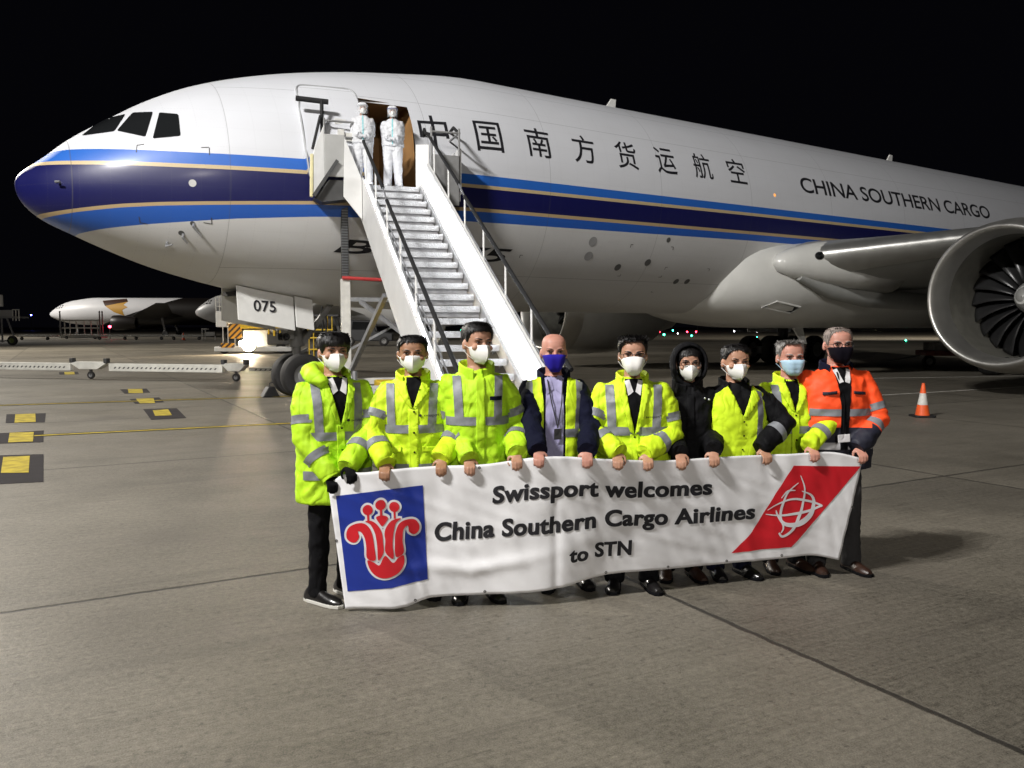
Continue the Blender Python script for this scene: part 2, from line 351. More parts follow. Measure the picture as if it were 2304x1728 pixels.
def livery_mat():
    m = bpy.data.materials.new('airliner_livery'); m.use_nodes = True; t = m.node_tree; b = t.nodes['Principled BSDF']
    def at(k):
        n = t.nodes.new('ShaderNodeAttribute'); n.attribute_name = k; return n.outputs['Fac']
    st = at('st')
    tc = t.nodes.new('ShaderNodeTexCoord'); sp = t.nodes.new('ShaderNodeSeparateXYZ'); t.links.new(tc.outputs['Object'], sp.inputs[0])
    n = t.nodes.new('ShaderNodeTexNoise'); n.inputs['Scale'].default_value = 1.3; n.inputs['Detail'].default_value = 7
    mp = t.nodes.new('ShaderNodeMapping'); mp.inputs['Scale'].default_value = (.5, 1, 1.4); t.links.new(tc.outputs['Object'], mp.inputs[0]); t.links.new(mp.outputs[0], n.inputs['Vector'])
    dirt = t.nodes.new('ShaderNodeMapRange'); dirt.inputs[1].default_value = .35; dirt.inputs[2].default_value = .8; dirt.inputs[3].default_value = 0; dirt.inputs[4].default_value = .22; t.links.new(n.outputs[0], dirt.inputs[0])
    c = mixcol(t, dirt.outputs[0], (.665, .68, .72), (.53, .53, .545))
    seq = [('h1', (.022, .130, .52)), ('h2', (.56, .44, .25)), ('h3', (.005, .006, .078)), ('h4', (.50, .37, .20)), ('h5', (.020, .105, .46))]
    for k, rgb in seq:
        c = mixcol(t, mathn(t, 'LESS_THAN', at(k), 0), c, rgb)
    lower = mathn(t, 'LESS_THAN', at('h6'), 0)
    c = mixcol(t, lower, c, mixcol(t, dirt.outputs[0], (.65, .65, .65), (.46, .45, .42)))
    # skin joints
    line = None
    for s0 in (.95, 3.76, 8.05, 11.4, 15.2, 18.9, 22.8, 27.0, 31.0, 36.0, 41.0):
        q = mathn(t, 'LESS_THAN', mathn(t, 'ABSOLUTE', mathn(t, 'SUBTRACT', st, s0)), .006 if s0 > 1 else .01)
        line = q if line is None else mathn(t, 'MAXIMUM', line, q)
    for z0 in (3.05, 6.95, 7.75):
        q = mathn(t, 'LESS_THAN', mathn(t, 'ABSOLUTE', mathn(t, 'SUBTRACT', sp.outputs[2], z0)), .005)
        q = mathn(t, 'MULTIPLY', q, mathn(t, 'GREATER_THAN', st, 3.76))
        line = mathn(t, 'MAXIMUM', line, q)
    faint = mathn(t, 'LESS_THAN', mathn(t, 'FRACT', mathn(t, 'MULTIPLY', st, 1/.533)), .022)
    faint = mathn(t, 'MAXIMUM', faint, mathn(t, 'LESS_THAN', mathn(t, 'FRACT', mathn(t, 'MULTIPLY', sp.outputs[2], 1/.42)), .022))
    rv = mathn(t, 'LESS_THAN', mathn(t, 'FRACT', mathn(t, 'MULTIPLY', mathn(t, 'ADD', st, sp.outputs[2]), 18)), .4)
    c = mixcol(t, mathn(t, 'MULTIPLY', mathn(t, 'MULTIPLY', faint, rv), .16), c, (.15, .15, .16))
    c = mixcol(t, mathn(t, 'MULTIPLY', line, .45), c, (.08, .08, .085))
    t.links.new(c, b.inputs['Base Color'])
    b.inputs['Roughness'].default_value = .45; b.inputs['Coat Weight'].default_value = .18; b.inputs['Coat Roughness'].default_value = .2
    n3 = t.nodes.new('ShaderNodeTexNoise'); n3.inputs['Scale'].default_value = 1.9; n3.inputs['Detail'].default_value = 2; t.links.new(tc.outputs['Object'], n3.inputs['Vector'])
    bp = t.nodes.new('ShaderNodeBump'); bp.inputs['Strength'].default_value = .10; bp.inputs['Distance'].default_value = .05
    t.links.new(mathn(t, 'ADD', n3.outputs[0], mathn(t, 'MULTIPLY', line, -.1)), bp.inputs['Height']); t.links.new(bp.outputs[0], b.inputs['Normal'])
    return m
M['livery'] = livery_mat()
plane = empty('cargo_plane', (NX, NY, 0), math.pi/2-YA)
tag(plane, 'large white twin engine freighter with blue and gold cheatline, nose to the left', 'airplane')
PW = Matrix.Translation((NX, NY, 0)) @ Matrix.Rotation(math.pi/2-YA, 4, 'Z'); PWI = PW.inverted()
# doorway cut: stations and heights of the forward entry door
D0, D1, DZ0, DZ1 = 6.50, 7.72, 4.83, 6.80
st_list = sorted(set([(i/46*math.sqrt(10.5))**2 for i in range(47)]+list(np.arange(11, 44.1, .5))+list(np.arange(44.5, 63.6, .75))+[D0, D1]))
NT = 144
def fuse_mesh():
    mb = MB(); rings = []
    for s in st_list: rings.append([skin(max(s, .0008), 2*math.pi*j/NT) for j in range(NT)])
    mb.loft(rings, True)
    bm = bmesh.new(); me = mb.mesh(); bm.from_mesh(me)
    # cut the doorway in the port skin
    for co, no in (((0, 0, DZ0), (0, 0, 1)), ((0, 0, DZ1), (0, 0, 1))):
        gsel = [f for f in bm.faces if D0-.4 < f.calc_center_median().x < D1+.4 and f.calc_center_median().y < 0]
        ge = set(e for f in gsel for e in f.edges); gv = set(v for f in gsel for v in f.verts)
        bmesh.ops.bisect_plane(bm, geom=list(gsel)+list(ge)+list(gv), plane_co=co, plane_no=no, dist=1e-5)
    kill = [f for f in bm.faces if D0 < f.calc_center_median().x < D1 and f.calc_center_median().y < -1 and DZ0 < f.calc_center_median().z < DZ1]
    bmesh.ops.delete(bm, geom=kill, context='FACES')
    bmesh.ops.recalc_face_normals(bm, faces=bm.faces)
    bm.to_mesh(me); bm.free(); return me
fme = fuse_mesh(); livery(fme); fme.materials.append(M['livery'])
link('fuselage', fme, plane, 'all')
fbm = bmesh.new(); fbm.from_mesh(fme); FBVH = BVHTree.FromBMesh(fbm)
def hit(px, py):
    o = PWI @ CAM; d = (PWI.to_3x3() @ ray(px, py)).normalized()
    loc, nrm, i, dist = FBVH.ray_cast(o, d)
    return loc, nrm
def near(p, off):
    loc, nrm, i, d = FBVH.find_nearest(p)
    if nrm.dot(loc-Vector((loc.x, 0, ZC-.3))) < 0: nrm = -nrm
    return loc+nrm*off
def fill2d(poly, step):
    xs = [p[0] for p in poly]; ys = [p[1] for p in poly]
    pts = []; edges = []
    n = len(poly)
    for i in range(n):
        a, b = Vector(poly[i]), Vector(poly[(i+1) % n]); k = max(1, int((b-a).length/step))
        for j in range(k): pts.append(a.lerp(b, j/k))
    m = len(pts); edges = [(i, (i+1) % m) for i in range(m)]
    def inside(x, y):
        r = False; j = n-1
        for i in range(n):
            if (poly[i][1] > y) != (poly[j][1] > y) and x < (poly[j][0]-poly[i][0])*(y-poly[i][1])/(poly[j][1]-poly[i][1])+poly[i][0]: r = not r
            j = i
        return r
    x = min(xs)+step/2
    while x < max(xs):
        y = min(ys)+step/2
        while y < max(ys):
            if inside(x, y): pts.append(Vector((x, y)))
            y += step
        x += step
    r = delaunay_2d_cdt(pts, edges, [], 1, 1e-4)
    return r[0], [f for f in r[2] if inside(sum(r[0][i][0] for i in f)/len(f), sum(r[0][i][1] for i in f)/len(f))]
def px_patch(name, poly, m, off, step=5, parent=None):
    vs, fs = fill2d(poly, step); mb = MB(); out = []
    for v in vs:
        loc, nrm = hit(v[0], v[1])
        if loc is None: loc = out[-1] if out else Vector((0, 0, 0)); out.append(loc); continue
        out.append(near(loc, off))
    mb.add(out, fs); return mb.build(name, m, parent or plane, True)
def sz_patch(name, poly, m, off, step=.08, parent=None):
    """poly in (station, girth) on the port side, girth measured as height along the skin from z=0 axis angle"""
    vs, fs = fill2d(poly, step); mb = MB(); mb.add([skin(v[0], v[1]/RF, off) for v in vs], fs); return mb.build(name, m, parent or plane, True)
C1 = lambda x, y: (x*.36166, y*.36166+130)
# windscreen: frame then glass, port side seen plus a mirrored starboard set
def mirrored(o):
    me = o.data.copy()
    for v in me.vertices: v.co.y = -v.co.y
    me.flip_normals(); return link(o.name.split('.')[0], me, plane, True)
def rounded(poly, r, n=4):
    out = []; k = len(poly)
    for i in range(k):
        p, a, b = Vector(poly[i]), Vector(poly[i-1]), Vector(poly[(i+1) % k])
        da, db = (a-p), (b-p); ra = min(r, da.length*.4); rb = min(r, db.length*.4)
        s, e = p+da.normalized()*ra, p+db.normalized()*rb
        for j in range(n+1):
            q = j/n; out.append(tuple(s*(1-q)**2+p*2*q*(1-q)+e*q*q))
    return out
M['winframe'] = mat('window_surround', (.55, .55, .54), .4)
wins = [[(508, 486), (640, 384), (782, 352), (712, 458)], [(728, 455), (826, 343), (952, 338), (905, 492)], [(950, 503), (992, 342), (1110, 352), (1124, 486)]]
for wpoly in wins:
    o = px_patch('cockpit_window', rounded([C1(*q) for q in wpoly], 4), M['glass'], .012, 3); mirrored(o)
fr = [(480, 500), (632, 372), (790, 338), (960, 326), (1122, 343), (1140, 496), (940, 520), (800, 482), (660, 480)]
# entry door swung forward and outward
def door_panel():
    mb = MB(); a0 = 5.22; n = 14; mth = 22
    import itertools
    def corner(u, v):            # rounded rectangle clamp
        return u, v
    poly = rounded([(a0, 4.80), (a0+1.24, 4.80), (a0+1.24, 7.02), (a0, 7.02)], .2, 5)
    def P(s, z, off):
        zt, zb, wd, zm = section(s); q = (z-ZC-zm); rr = (zt-zm) if q > 0 else (zm-zb)
        return Vector((s, -(wd*math.sqrt(max(0, 1-(q/rr)**2)))-off, z))
    vs, fs = fill2d(poly, .09)
    outer = [P(v[0], v[1], .28) for v in vs]; inner = [P(v[0], v[1], .15) for v in vs]
    mb.add(outer, fs); mb.add(inner, [f[::-1] for f in fs])
    m_ = len([0])
    # rim
    pl = []
    k = len(poly)
    rim_o = [P(*q, .282) for q in poly]; rim_i = [P(*q, .148) for q in poly]
    mb.add(rim_o+rim_i, [(i, (i+1) % k, k+(i+1) % k, k+i) for i in range(k)])
    o = mb.build('door', M['livery'], plane, True); livery(o.data)
    mb2 = MB(); mb2.tube([P(*q, .282) for q in poly], .022, 6, closed=True); mb2.build('door_seal', mat('door_edge', (.34, .35, .36), .5), o, True)
    h = MB(); h.box(P(5.95, 6.15, .29), (.26, .02, .12)); h.build('handle', M['white'], o, bevel=.01)
    for zz in (5.3, 6.4):
        h2 = MB(); h2.bar(P(a0+1.1, zz, .25), P(D0-.02, zz, -.05), .07, .1); h2.build('hinge_arm', M['steel'], o)
door_panel()
# lobby behind the doorway
lb = MB(); y0, y1 = -2.72, -.6
lb.add([(D0-.15, y0, DZ0-.03), (D1+.15, y0, DZ0-.03), (D1+.15, y1, DZ0-.03), (D0-.15, y1, DZ0-.03), (D0-.15, y0+.3, DZ1+.05), (D1+.15, y0+.3, DZ1+.05), (D1+.15, y1, DZ1+.05), (D0-.15, y1, DZ1+.05)],
       [(0, 1, 2, 3), (4, 5, 6, 7), (0, 3, 7, 4), (1, 2, 6, 5), (2, 3, 7, 6)])
lb.build('entry_lobby', M['beige'], plane)
lw = MB(); lw.box((7.0, -1.3, 5.8), (.06, 1.3, 1.9)); lw.build('lobby_partition', mat('brown_panel', (.10, .035, .02), .5), plane)
sl = MB(); sl.box(((D0+D1)/2, -2.86, DZ0-.02), (D1-D0+.1, .3, .06)); sl.build('door_sill', M['alu'], plane)
# titles
def text_mesh(body, offset=0.0, shear=0.0, space=1.0):
    c = bpy.data.curves.new('t', 'FONT'); c.body = body; c.offset = offset; c.shear = shear; c.space_character = space; c.resolution_u = 6; c.fill_mode = 'FRONT'
    o = bpy.data.objects.new('t', c); col.objects.link(o)
    dg = bpy.context.evaluated_depsgraph_get(); me = bpy.data.meshes.new_from_object(o.evaluated_get(dg))
    bpy.data.objects.remove(o); bpy.data.curves.remove(c)
    bm = bmesh.new(); bm.from_mesh(me); bpy.data.meshes.remove(me)
    return bm
def text_on_skin(name, body, s0, z0, height, width=None, offset=0, shear=0, m=None, off=.006, sub=.14, lean=0, space=1.0, xs=None):
    bm = text_mesh(body, offset, shear, space)
    xs_ = [v.co.x for v in bm.verts]; ys_ = [v.co.y for v in bm.verts]
    x0, x1, yb, yt = min(xs_), max(xs_), min(ys_), max(ys_)
    sy = height/(yt-yb); sx = (width/(x1-x0)) if width else sy
    for v in bm.verts: v.co = Vector(((v.co.x-x0)*sx, (v.co.y-yb)*sy, 0))
    bmesh.ops.triangulate(bm, faces=bm.faces)
    for _ in range(4):
        es = [e for e in bm.edges if e.calc_length() > sub]
        if not es: break
        bmesh.ops.subdivide_edges(bm, edges=es, cuts=1); bmesh.ops.triangulate(bm, faces=bm.faces)
    q0 = math.asin(max(-1, min(1, (z0-ZC)/RF)))
    for v in bm.verts:
        th = q0+v.co.y/RF; v.co = skin(s0+v.co.x+lean*v.co.y, th, off)
    me = bpy.data.meshes.new(name); bm.to_mesh(me); bm.free(); me.materials.append(m or M['ink'])
    return link(name, me, plane)
for i, ch in enumerate('中国南方货运航空'):
    text_on_skin('title_character', ch, 8.23+i*1.454-.36, 5.93 + .012*i, .82 if ch not in '中' else .90, .74, .005)
text_on_skin('title_lettering', 'CHINA SOUTHERN CARGO', 21.35, 6.02, .54, 11.75, .012, space=.96)
text_on_skin('registration_lettering', 'B-2075', 6.0, 3.36, .40, 4.55, .02, .28)
# belly ports, probes, marks
def disc(name, px, py, r, m, off=.006, n=20):
    loc, nrm = hit(px, py); t = Vector((1, 0, 0)); t = (t-nrm*t.dot(nrm)).normalized(); b = nrm.cross(t)
    mb = MB(); mb.add([near(loc+(t*math.cos(2*math.pi*j/n)+b*math.sin(2*math.pi*j/n))*r, off) for j in range(n)], [tuple(range(n))]); return mb.build(name, m, plane)
C4 = lambda x, y: (x*.36166+900, y*.36166+200)
M['portgrey'] = mat('port_cover', (.34, .34, .345), .5); M['portdark'] = mat('dark_port_cover', (.11, .11, .11), .5)
for (x, y, r, mm) in ((1200, 950, .135, 'portgrey'), (1172, 1040, .135, 'portgrey'), (1354, 1110, .11, 'portdark'), (1541, 1080, .11, 'portdark'), (1670, 940, .075, 'portdark'), (1717, 1198, .10, 'portdark'), (1785, 1198, .10, 'portdark')):
    disc('vent_port', *C4(x, y), r, M[mm])
disc('static_port', *C1(1198, 780), .075, M['winframe']); disc('static_port', *C1(1128, 1090), .06, M['darkgrey']); disc('static_port', *C1(1198, 1030), .05, M['darkgrey'])
for a, b in (((1205, 1035), (1255, 1090)), ((1140, 1098), (1170, 1130)), ((1040, 1150), (1080, 1135)), ((372, 778), (402, 777))):
    la, na = hit(*C1(*a)); lb_, nb = hit(*C1(*b))
    MB().tube([la, la+na*.12, lb_+na*.14], [.03, .028, .018], 8).build('air_probe', M['steel'], plane, True)
def elbow(px, py, sx, sy, k=.11):
    loc, nrm = hit(px, py); s = loc.x; th = math.atan2((loc.z-ZC)/RF, -loc.y/RF)
    mb = MB(); 
    for (u0, v0, u1, v1) in ((0, 0, sx*k, .018), (0, 0, .018, sy*k)):
        mb.add([near(loc+Vector((a, 0, b)), .007) for a, b in ((u0, v0), (u1, v0), (u1, v1), (u0, v1))], [(0, 1, 2, 3)])
    mb.build('jacking_mark', M['darkgrey'], plane)
for x, y, sx, sy in ((850, 547, 1, -1), (1300, 560, -1, -1), (870, 1025, 1, 1), (1315, 1035, -1, 1)): elbow(*C1(x, y), sx, sy, .16)
for x, y, sx, sy in ((1435, 970, 1, -1), (1700, 985, -1, -1), (1650, 1110, 1, -1), (1925, 1120, -1, -1), (1365, 1165, -1, 1), (1620, 1172, -1, 1), (745, 1035, 1, -1), (1560, 1265, 1, 1)): elbow(*C4(x, y), sx, sy, .09)
# small amber light on the skin and top blade antennas
disc('beacon', 1743, 439, .05, mat('amber_lens', (.5, .2, .05), .3, emit=(1, .4, .1), estr=1.2))
for s in (15.6, 30.5):
    p0 = skin(s, math.pi/2)
    MB().prism([p0+Vector((0, -.03, -.05)), p0+Vector((.5, -.03, -.05)), p0+Vector((.55, -.02, .42)), p0+Vector((.36, -.02, .42))], (0, 0, 0), (0, .05, 0)).build('blade_antenna', M['white'], plane, bevel=.01)
# wing to body fairing
def fairing():
    rings = []; n = 72
    st = [(18.55, .05), (18.75, .22), (19.1, .42), (19.6, .62), (20.3, .80), (21.4, .95), (23, 1.0), (28, 1.0), (33, 1.0), (36, .9), (38, .6), (39.5, .15)]
    for s, k in st:
        ring = []
        for j in range(n):
            a = 2*math.pi*j/n; c, sn = math.cos(a), math.sin(a)
            e = .72
            cc = math.copysign(abs(c)**e, c); ss = math.copysign(abs(sn)**e, sn)
            w_ = 2.2+1.42*k; hb = 1.20+.70*k; ht = .55+.62*k
            ring.append(Vector((s, -w_*cc, 3.60+(ht*ss if sn > 0 else hb*ss))))
        rings.append(ring)
    MB().loft(rings).build('wing_root_fairing', M['fair'], plane, 'all')
M['fair'] = mat('fairing_paint', (.66, .66, .63), .36, var=.05, vscale=1.2, coat=.4)
fairing()
# wings
M['wingtop'] = mat('grey_wing_skin', (.34, .345, .33), .42, var=.08, vscale=1.5)
def airfoil(ch, tk, n=15):
    pts = []
    for i in range(n+1):
        x = (1-math.cos(math.pi*i/n))/2; y = 5*tk*(.2969*math.sqrt(x)-.126*x-.3516*x*x+.2843*x**3-.1036*x**4); pts.append((x*ch, y*ch*.85))
    low = [(x, -y*1.15) for x, y in pts[1:-1]][::-1]
    return pts+low
def le(l):
    return 20.35+(l-3)*math.tan(R(33)), 3.85+(l-3)*math.tan(R(6.3))
wroot = [(2.3, 13.5, .15), (3.2, 13.0, .145), (3.8, 12.2, .14), (5, 11.2, .13), (7, 9.8, .12), (9.6, 8.2, .11), (14, 6.4, .10), (20, 4.5, .10), (27, 2.8, .1), (30.2, 1.4, .09), (32, .5, .08)]
for side, nm in ((-1, 'wing'), (1, 'wing')):
    rings = []
    for l, ch, tk in wroot:
        s, z = le(max(l, 3.0))
        if l > 30: s += (l-30)*.9
        rings.append([Vector((s+x, side*l, z+y-.015*x)) for x, y in airfoil(ch, tk)])
    wg = MB().loft(rings).build(nm, M['wingtop'], plane, True)
    rings = []
    for l in [3.35, 3.7, 4.3, 5, 6, 8, 12, 20, 29]:
        s, z = le(l); ch = float(np.interp(l, [a for a, b, c in wroot], [b for a, b, c in wroot])); tk = float(np.interp(l, [a for a, b, c in wroot], [c for a, b, c in wroot]))
        af = airfoil(ch, tk, 24); k = [i for i, (x, y) in enumerate(af) if x < ch*.075]
        ordr = sorted(k, key=lambda i: (math.atan2(af[i][1], af[i][0]-ch*.05)) % (2*math.pi))
        ring = [Vector((s-.02+af[i][0]*1.0, side*l, z+af[i][1]*1.035-.015*af[i][0])) for i in ordr]
        rings.append(ring)
    nmin = min(len(r) for r in rings)
    MB().loft([r[:nmin] for r in rings], cap=False).build('leading_edge', M['lemetal'] if 'lemetal' in M else M.setdefault('lemetal', mat('brushed_leading_edge', (.62, .62, .60), .34, .85, var=.05)), wg, True)
    # root fillet strake with the landing light
    rings = []
    for q, (s, l, z, w_, h_) in enumerate([(19.75, 3.30, 3.72, .06, .06), (19.95, 3.32, 3.72, .28, .28), (20.4, 3.4, 3.74, .42, .46), (21.2, 3.6, 3.76, .55, .62), (22.5, 3.9, 3.75, .7, .78), (24.5, 4.0, 3.7, .75, .85)]):
        rings.append([Vector((s, side*l+w_*math.cos(2*math.pi*j/20), z+h_*math.sin(2*math.pi*j/20))) for j in range(20)])
    MB().loft(rings).build('wing_glove', M['fair'], wg, 'all')
    MB().ball((20.95, side*4.02, 3.92), (.22, .09, .13), 8).build('landing_light', M['glass'], wg, True)
    # fillet running aft under the wing
    pts = [(20.6, 3.55, 3.30), (22, 3.62, 2.95), (24, 3.66, 2.72), (27, 3.70, 2.62), (31, 3.65, 2.62)]
    MB().tube([Vector((a, side*b, c)) for a, b, c in pts], [.12, .3, .34, .3, .1], 14).build('root_fillet', M['wingtop'], wg, True)
    # flap track fairings
    for l in (8, 13, 19):
        s, z = le(l); ch = float(np.interp(l, [a for a, b, c in wroot], [b for a, b, c in wroot]))
        MB().tube([(s+ch*.55, side*l, z-.35), (s+ch*.75, side*l, z-.6), (s+ch*1.0, side*l, z-.62), (s+ch*1.2, side*l, z-.35)], [.05, .25, .25, .04], 10).build('flap_fairing', M['fair'], wg, True)
# tail
for side in (-1, 1):
    rings = [[Vector((s+x, side*l, z+y)) for x, y in airfoil(ch, .1, 8)] for s, l, z, ch in ((52.5, 1.0, 6.6, 6.5), (59.5, 10.7, 7.6, 2.4))]
    MB().loft(rings).build('tailplane', M['white'], plane, True)
rings = [[Vector((s+x, y, z)) for x, y in airfoil(ch, .1, 8)] for s, z, ch in ((50, 7.9, 9), (59.5, 18.4, 3.6))]
MB().loft(rings).build('tail_fin', mat('tail_blue', (.015, .03, .25), .4), plane, True)
# engines
M['fan'] = mat('fan_blade', (.035, .035, .036), .32, .5)
M['duct'] = mat('inlet_lining', (.13, .127, .11), .5, var=.2, vscale=4)
M['cowl'] = mat('nacelle_paint', (.50, .50, .48), .36, var=.06, vscale=2, coat=.3)
SE, EL, ZE = 20.19, 9.61, 2.51
def engine(side):
    y = side*EL; o = (SE, y, ZE)
    cw = MB().lathe([(1.955, .85), (1.99, 1.5), (2.0, 2.3), (1.96, 3.4), (1.85, 4.6), (1.66, 5.6), (1.55, 6.0)], o, 'x', 64).build('engine_cowl', M['cowl'], plane, True)
    MB().lathe([(1.55, .75), (1.575, .4), (1.61, .16), (1.655, .04), (1.70, 0), (1.745, .03), (1.80, .12), (1.86, .3), (1.92, .6), (1.957, .86)], o, 'x', 96).build('inlet_lip', M['polish'], cw, 'all')
    MB().lathe([(1.552, .74), (1.55, 1.0), (1.57, 1.5), (1.63, 1.95), (1.64, 2.6)], o, 'x', 64).build('inlet_duct', M['duct'], cw, True)
    MB().lathe([(1.66, 2.75), (.3, 2.8), (.01, 2.8)], o, 'x', 48).build('fan_backplate', M['dark_void'], cw)
    bl = None
    for k in range(22):
        a0 = 2*math.pi*k/22; mb = MB(); rows = []
        for i in range(11):
            q = i/10; r = .46+q*1.16; tw = R(20+46*q); chd = .34+.30*math.sin(math.pi*min(1, q*.85+.1)); sweep = .26*math.sin(q*math.pi*.9)-.25*max(0, q-.6)
            row = []
            for u in (-.5, -.25, 0, .25, .5):
                ax = 2.10+u*chd*math.cos(tw)+.06*(u*u); tang = u*chd*math.sin(tw)+sweep*.5
                a = a0+tang/r
                row.append(Vector((SE+ax, y+r*math.cos(a), ZE+r*math.sin(a))))
            rows.append(row)
        mb.add([v for r_ in rows for v in r_], [(i*5+j, i*5+j+1, i*5+j+6, i*5+j+5) for i in range(10) for j in range(4)])
        ob = mb.build('fan_blade', M['fan'], cw, 'all')
        sd = ob.modifiers.new('s', 'SOLIDIFY'); sd.thickness = .022
    sp = MB().lathe([(.01, 1.28), (.10, 1.31), (.22, 1.42), (.34, 1.62), (.43, 1.85), (.47, 2.1), (.47, 2.4)], o, 'x', 40).build('spinner', mat('spinner_grey', (.26, .26, .25), .35), cw, 'all')
    # white spiral on the spinner
    mb = MB(); A, B = [], []
    for i in range(28):
        q = i/27; a = R(200)+q*R(300); r = .06+.26*q; wd = .055*math.sin(math.pi*min(1, q*1.1+.05))+.015
        xx = float(np.interp(r, [.01, .10, .22, .34, .43], [1.28, 1.31, 1.42, 1.62, 1.85])); x2 = float(np.interp(r+wd, [.01, .10, .22, .34, .43], [1.28, 1.31, 1.42, 1.62, 1.85]))
        A.append(Vector((SE+xx-.012, y+r*math.cos(a), ZE+r*math.sin(a)))); B.append(Vector((SE+x2-.012, y+(r+wd)*math.cos(a), ZE+(r+wd)*math.sin(a))))
    mb.add(A+B, [(i, i+1, 28+i+1, 28+i) for i in range(27)]); mb.build('spiral_mark', M['white'], sp)
    MB().lathe([(1.35, 5.6), (1.1, 6.6), (.85, 7.6)], o, 'x', 40).build('core_nozzle', M['steel'], cw, True)
    MB().lathe([(.6, 7.2), (.3, 8.1), (.02, 8.5)], o, 'x', 24).build('tail_cone', M['steel'], cw, True)
    # drain slots along the lower lip and pylon
    for k in range(9):
        a = R(212+k*7.5) if side < 0 else R(212+k*7.5)
        MB().box((SE+.78, y+1.548*math.cos(a), ZE+1.548*math.sin(a)), (.10, .05, .03), Matrix.Rotation(a+math.pi/2, 3, 'X')).build('anti_ice_slot', M['dark_void'], cw)
    s, z = le(EL)
    MB().prism([(SE+1.9, y-.22, ZE+1.95), (SE+5.5, y-.22, ZE+1.7), (SE+9.0, y-.22, ZE+1.6), (s+6, y-.22, z-.2), (s+.3, y-.22, z+.05), (SE+3.2, y-.22, ZE+2.55)], (0, 0, 0), (0, .44, 0)).build('engine_pylon', M['fair'], plane, bevel=.08)
engine(-1); engine(1)
# belly intake scoop and drain mast
def wheel(mb_t, mb_r, c, r, wd, ax='y'):
    mb_t.lathe([(r*.52, -wd*.42), (r*.80, -wd*.5), (r*.94, -wd*.42), (r, -wd*.22), (r, wd*.22), (r*.94, wd*.42), (r*.80, wd*.5), (r*.52, wd*.42)], c, ax, 36)
    mb_r.lathe([(.02, wd*.30), (r*.18, wd*.34), (r*.3, wd*.28), (r*.52, wd*.40), (r*.54, 0), (r*.52, -wd*.40), (r*.3, -wd*.28), (r*.18, -wd*.34), (.02, -wd*.30)], c, ax, 28)
def add_wheel(parent, c, r, wd, name='wheel'):
    t, rm = MB(), MB(); wheel(t, rm, c, r, wd)
    o = t.build(name, M['tyre'], parent, True); rm.build('rim', M['grey'], o, True); return o
NGS = 5.89
for side in (-1, 1): add_wheel(plane, (NGS, side*.36, .545), .545, .40, 'nose_wheel')
ng = MB(); ng.tube([(NGS, 0, .55), (NGS-.03, 0, 1.35)], .10, 14); ng.tube([(NGS-.03, 0, 1.25), (NGS-.1, 0, 2.6)], .17, 16); ng.tube([(NGS, -.42, .55), (NGS, .42, .55)], .07, 10)
ng.bar((NGS+.1, 0, 1.3), (NGS+1.0, 0, 2.5), .12, .12); ng.bar((NGS-.2, 0, .95), (NGS+.25, 0, 1.2), .1, .06)
ng.box((NGS-.25, 0, 1.55), (.18, .5, .22)); ng.build('nose_gear_strut', M['grey'], plane, True)
for side in (-1, 1): MB().lathe([(.01, 0), (.09, .0), (.1, .08), (.05, .14)], (NGS-.4, side*.2, 1.5), 'x', 14).build('taxi_light', M['glass'], plane, True)
# nose gear doors, the port one carrying the fleet number
def ngdoor(s0, s1, side, num):
    zt0, zt1 = ZC+section(s0)[1]+.06, ZC+section(s1)[1]+.03
    y = side*.62; t = .05
    dz = .80 if s0 < 5 else .74
    poly = [(s0, y, zt0), (s1, y, zt1), (s1, y+side*.12, zt1-dz), (s0, y+side*.12, zt0-dz)]
    o = MB().prism(poly, (0, 0, 0), (0, side*t, 0)).build('nose_gear_door', M['white'], plane, bevel=.012)
    if num:
        bm = text_mesh('075', .012)
        me = bpy.data.meshes.new('fleet_number')
        for v in bm.verts:
            q = Vector((s0+.36+v.co.x*.36, 0, zt0-.58+v.co.y*.36)); k = (zt0-q.z)/dz; v.co = Vector((q.x, y+side*(.12*k+t+.006), q.z-.02*v.co.x))
        bm.to_mesh(me); bm.free(); me.materials.append(M['ink']); link('fleet_number', me, o)
for side in (-1, 1):
    ngdoor(4.25, 5.58, side, side < 0); ngdoor(5.61, 6.05, side, False)
bay = MB().box((5.15, 0, ZC+section(5.15)[1]+.05), (1.8, 1.0, .1)); bay.build('gear_bay', M['dark_void'], plane)
# main gear: six wheel bogies
for side in (-1, 1):
    for i in range(3):
        for k in (-1, 1): add_wheel(plane, (29.9+i*1.45, side*5.49+k*.7, .67), .67, .50, 'main_wheel')
    b = MB(); b.bar((29.7, side*5.49, .67), (33.0, side*5.49, .67), .3, .34)
    for i in range(3): b.tube([(29.9+i*1.45, side*5.49-.7, .67), (29.9+i*1.45, side*5.49+.7, .67)], .1, 10)
    b.tube([(31.3, side*5.49, .7), (31.2, side*5.2, 3.6)], .24, 14); b.bar((31.2, side*5.3, 2.2), (28.8, side*4.4, 3.4), .16); b.bar((31.2, side*5.3, 1.9), (31.2, side*3.0, 3.2), .16)
    b.build('main_gear_strut', M['darkgrey'], plane, True)
    MB().prism([(29.4, side*6.0, 3.3), (33, side*6.0, 3.3), (32.8, side*6.15, 1.5), (29.7, side*6.15, 1.5)], (0, 0, 0), (0, side*.06, 0)).build('main_gear_door', M['white'], plane)
MB().prism([(24.4, -.4, 1.78), (25.0, -.4, 1.78), (25.3, -.4, 1.1), (25.05, -.4, 1.12)], (0, 0, 0), (0, .07, 0)).build('drain_mast', M['white'], plane, bevel=.01)
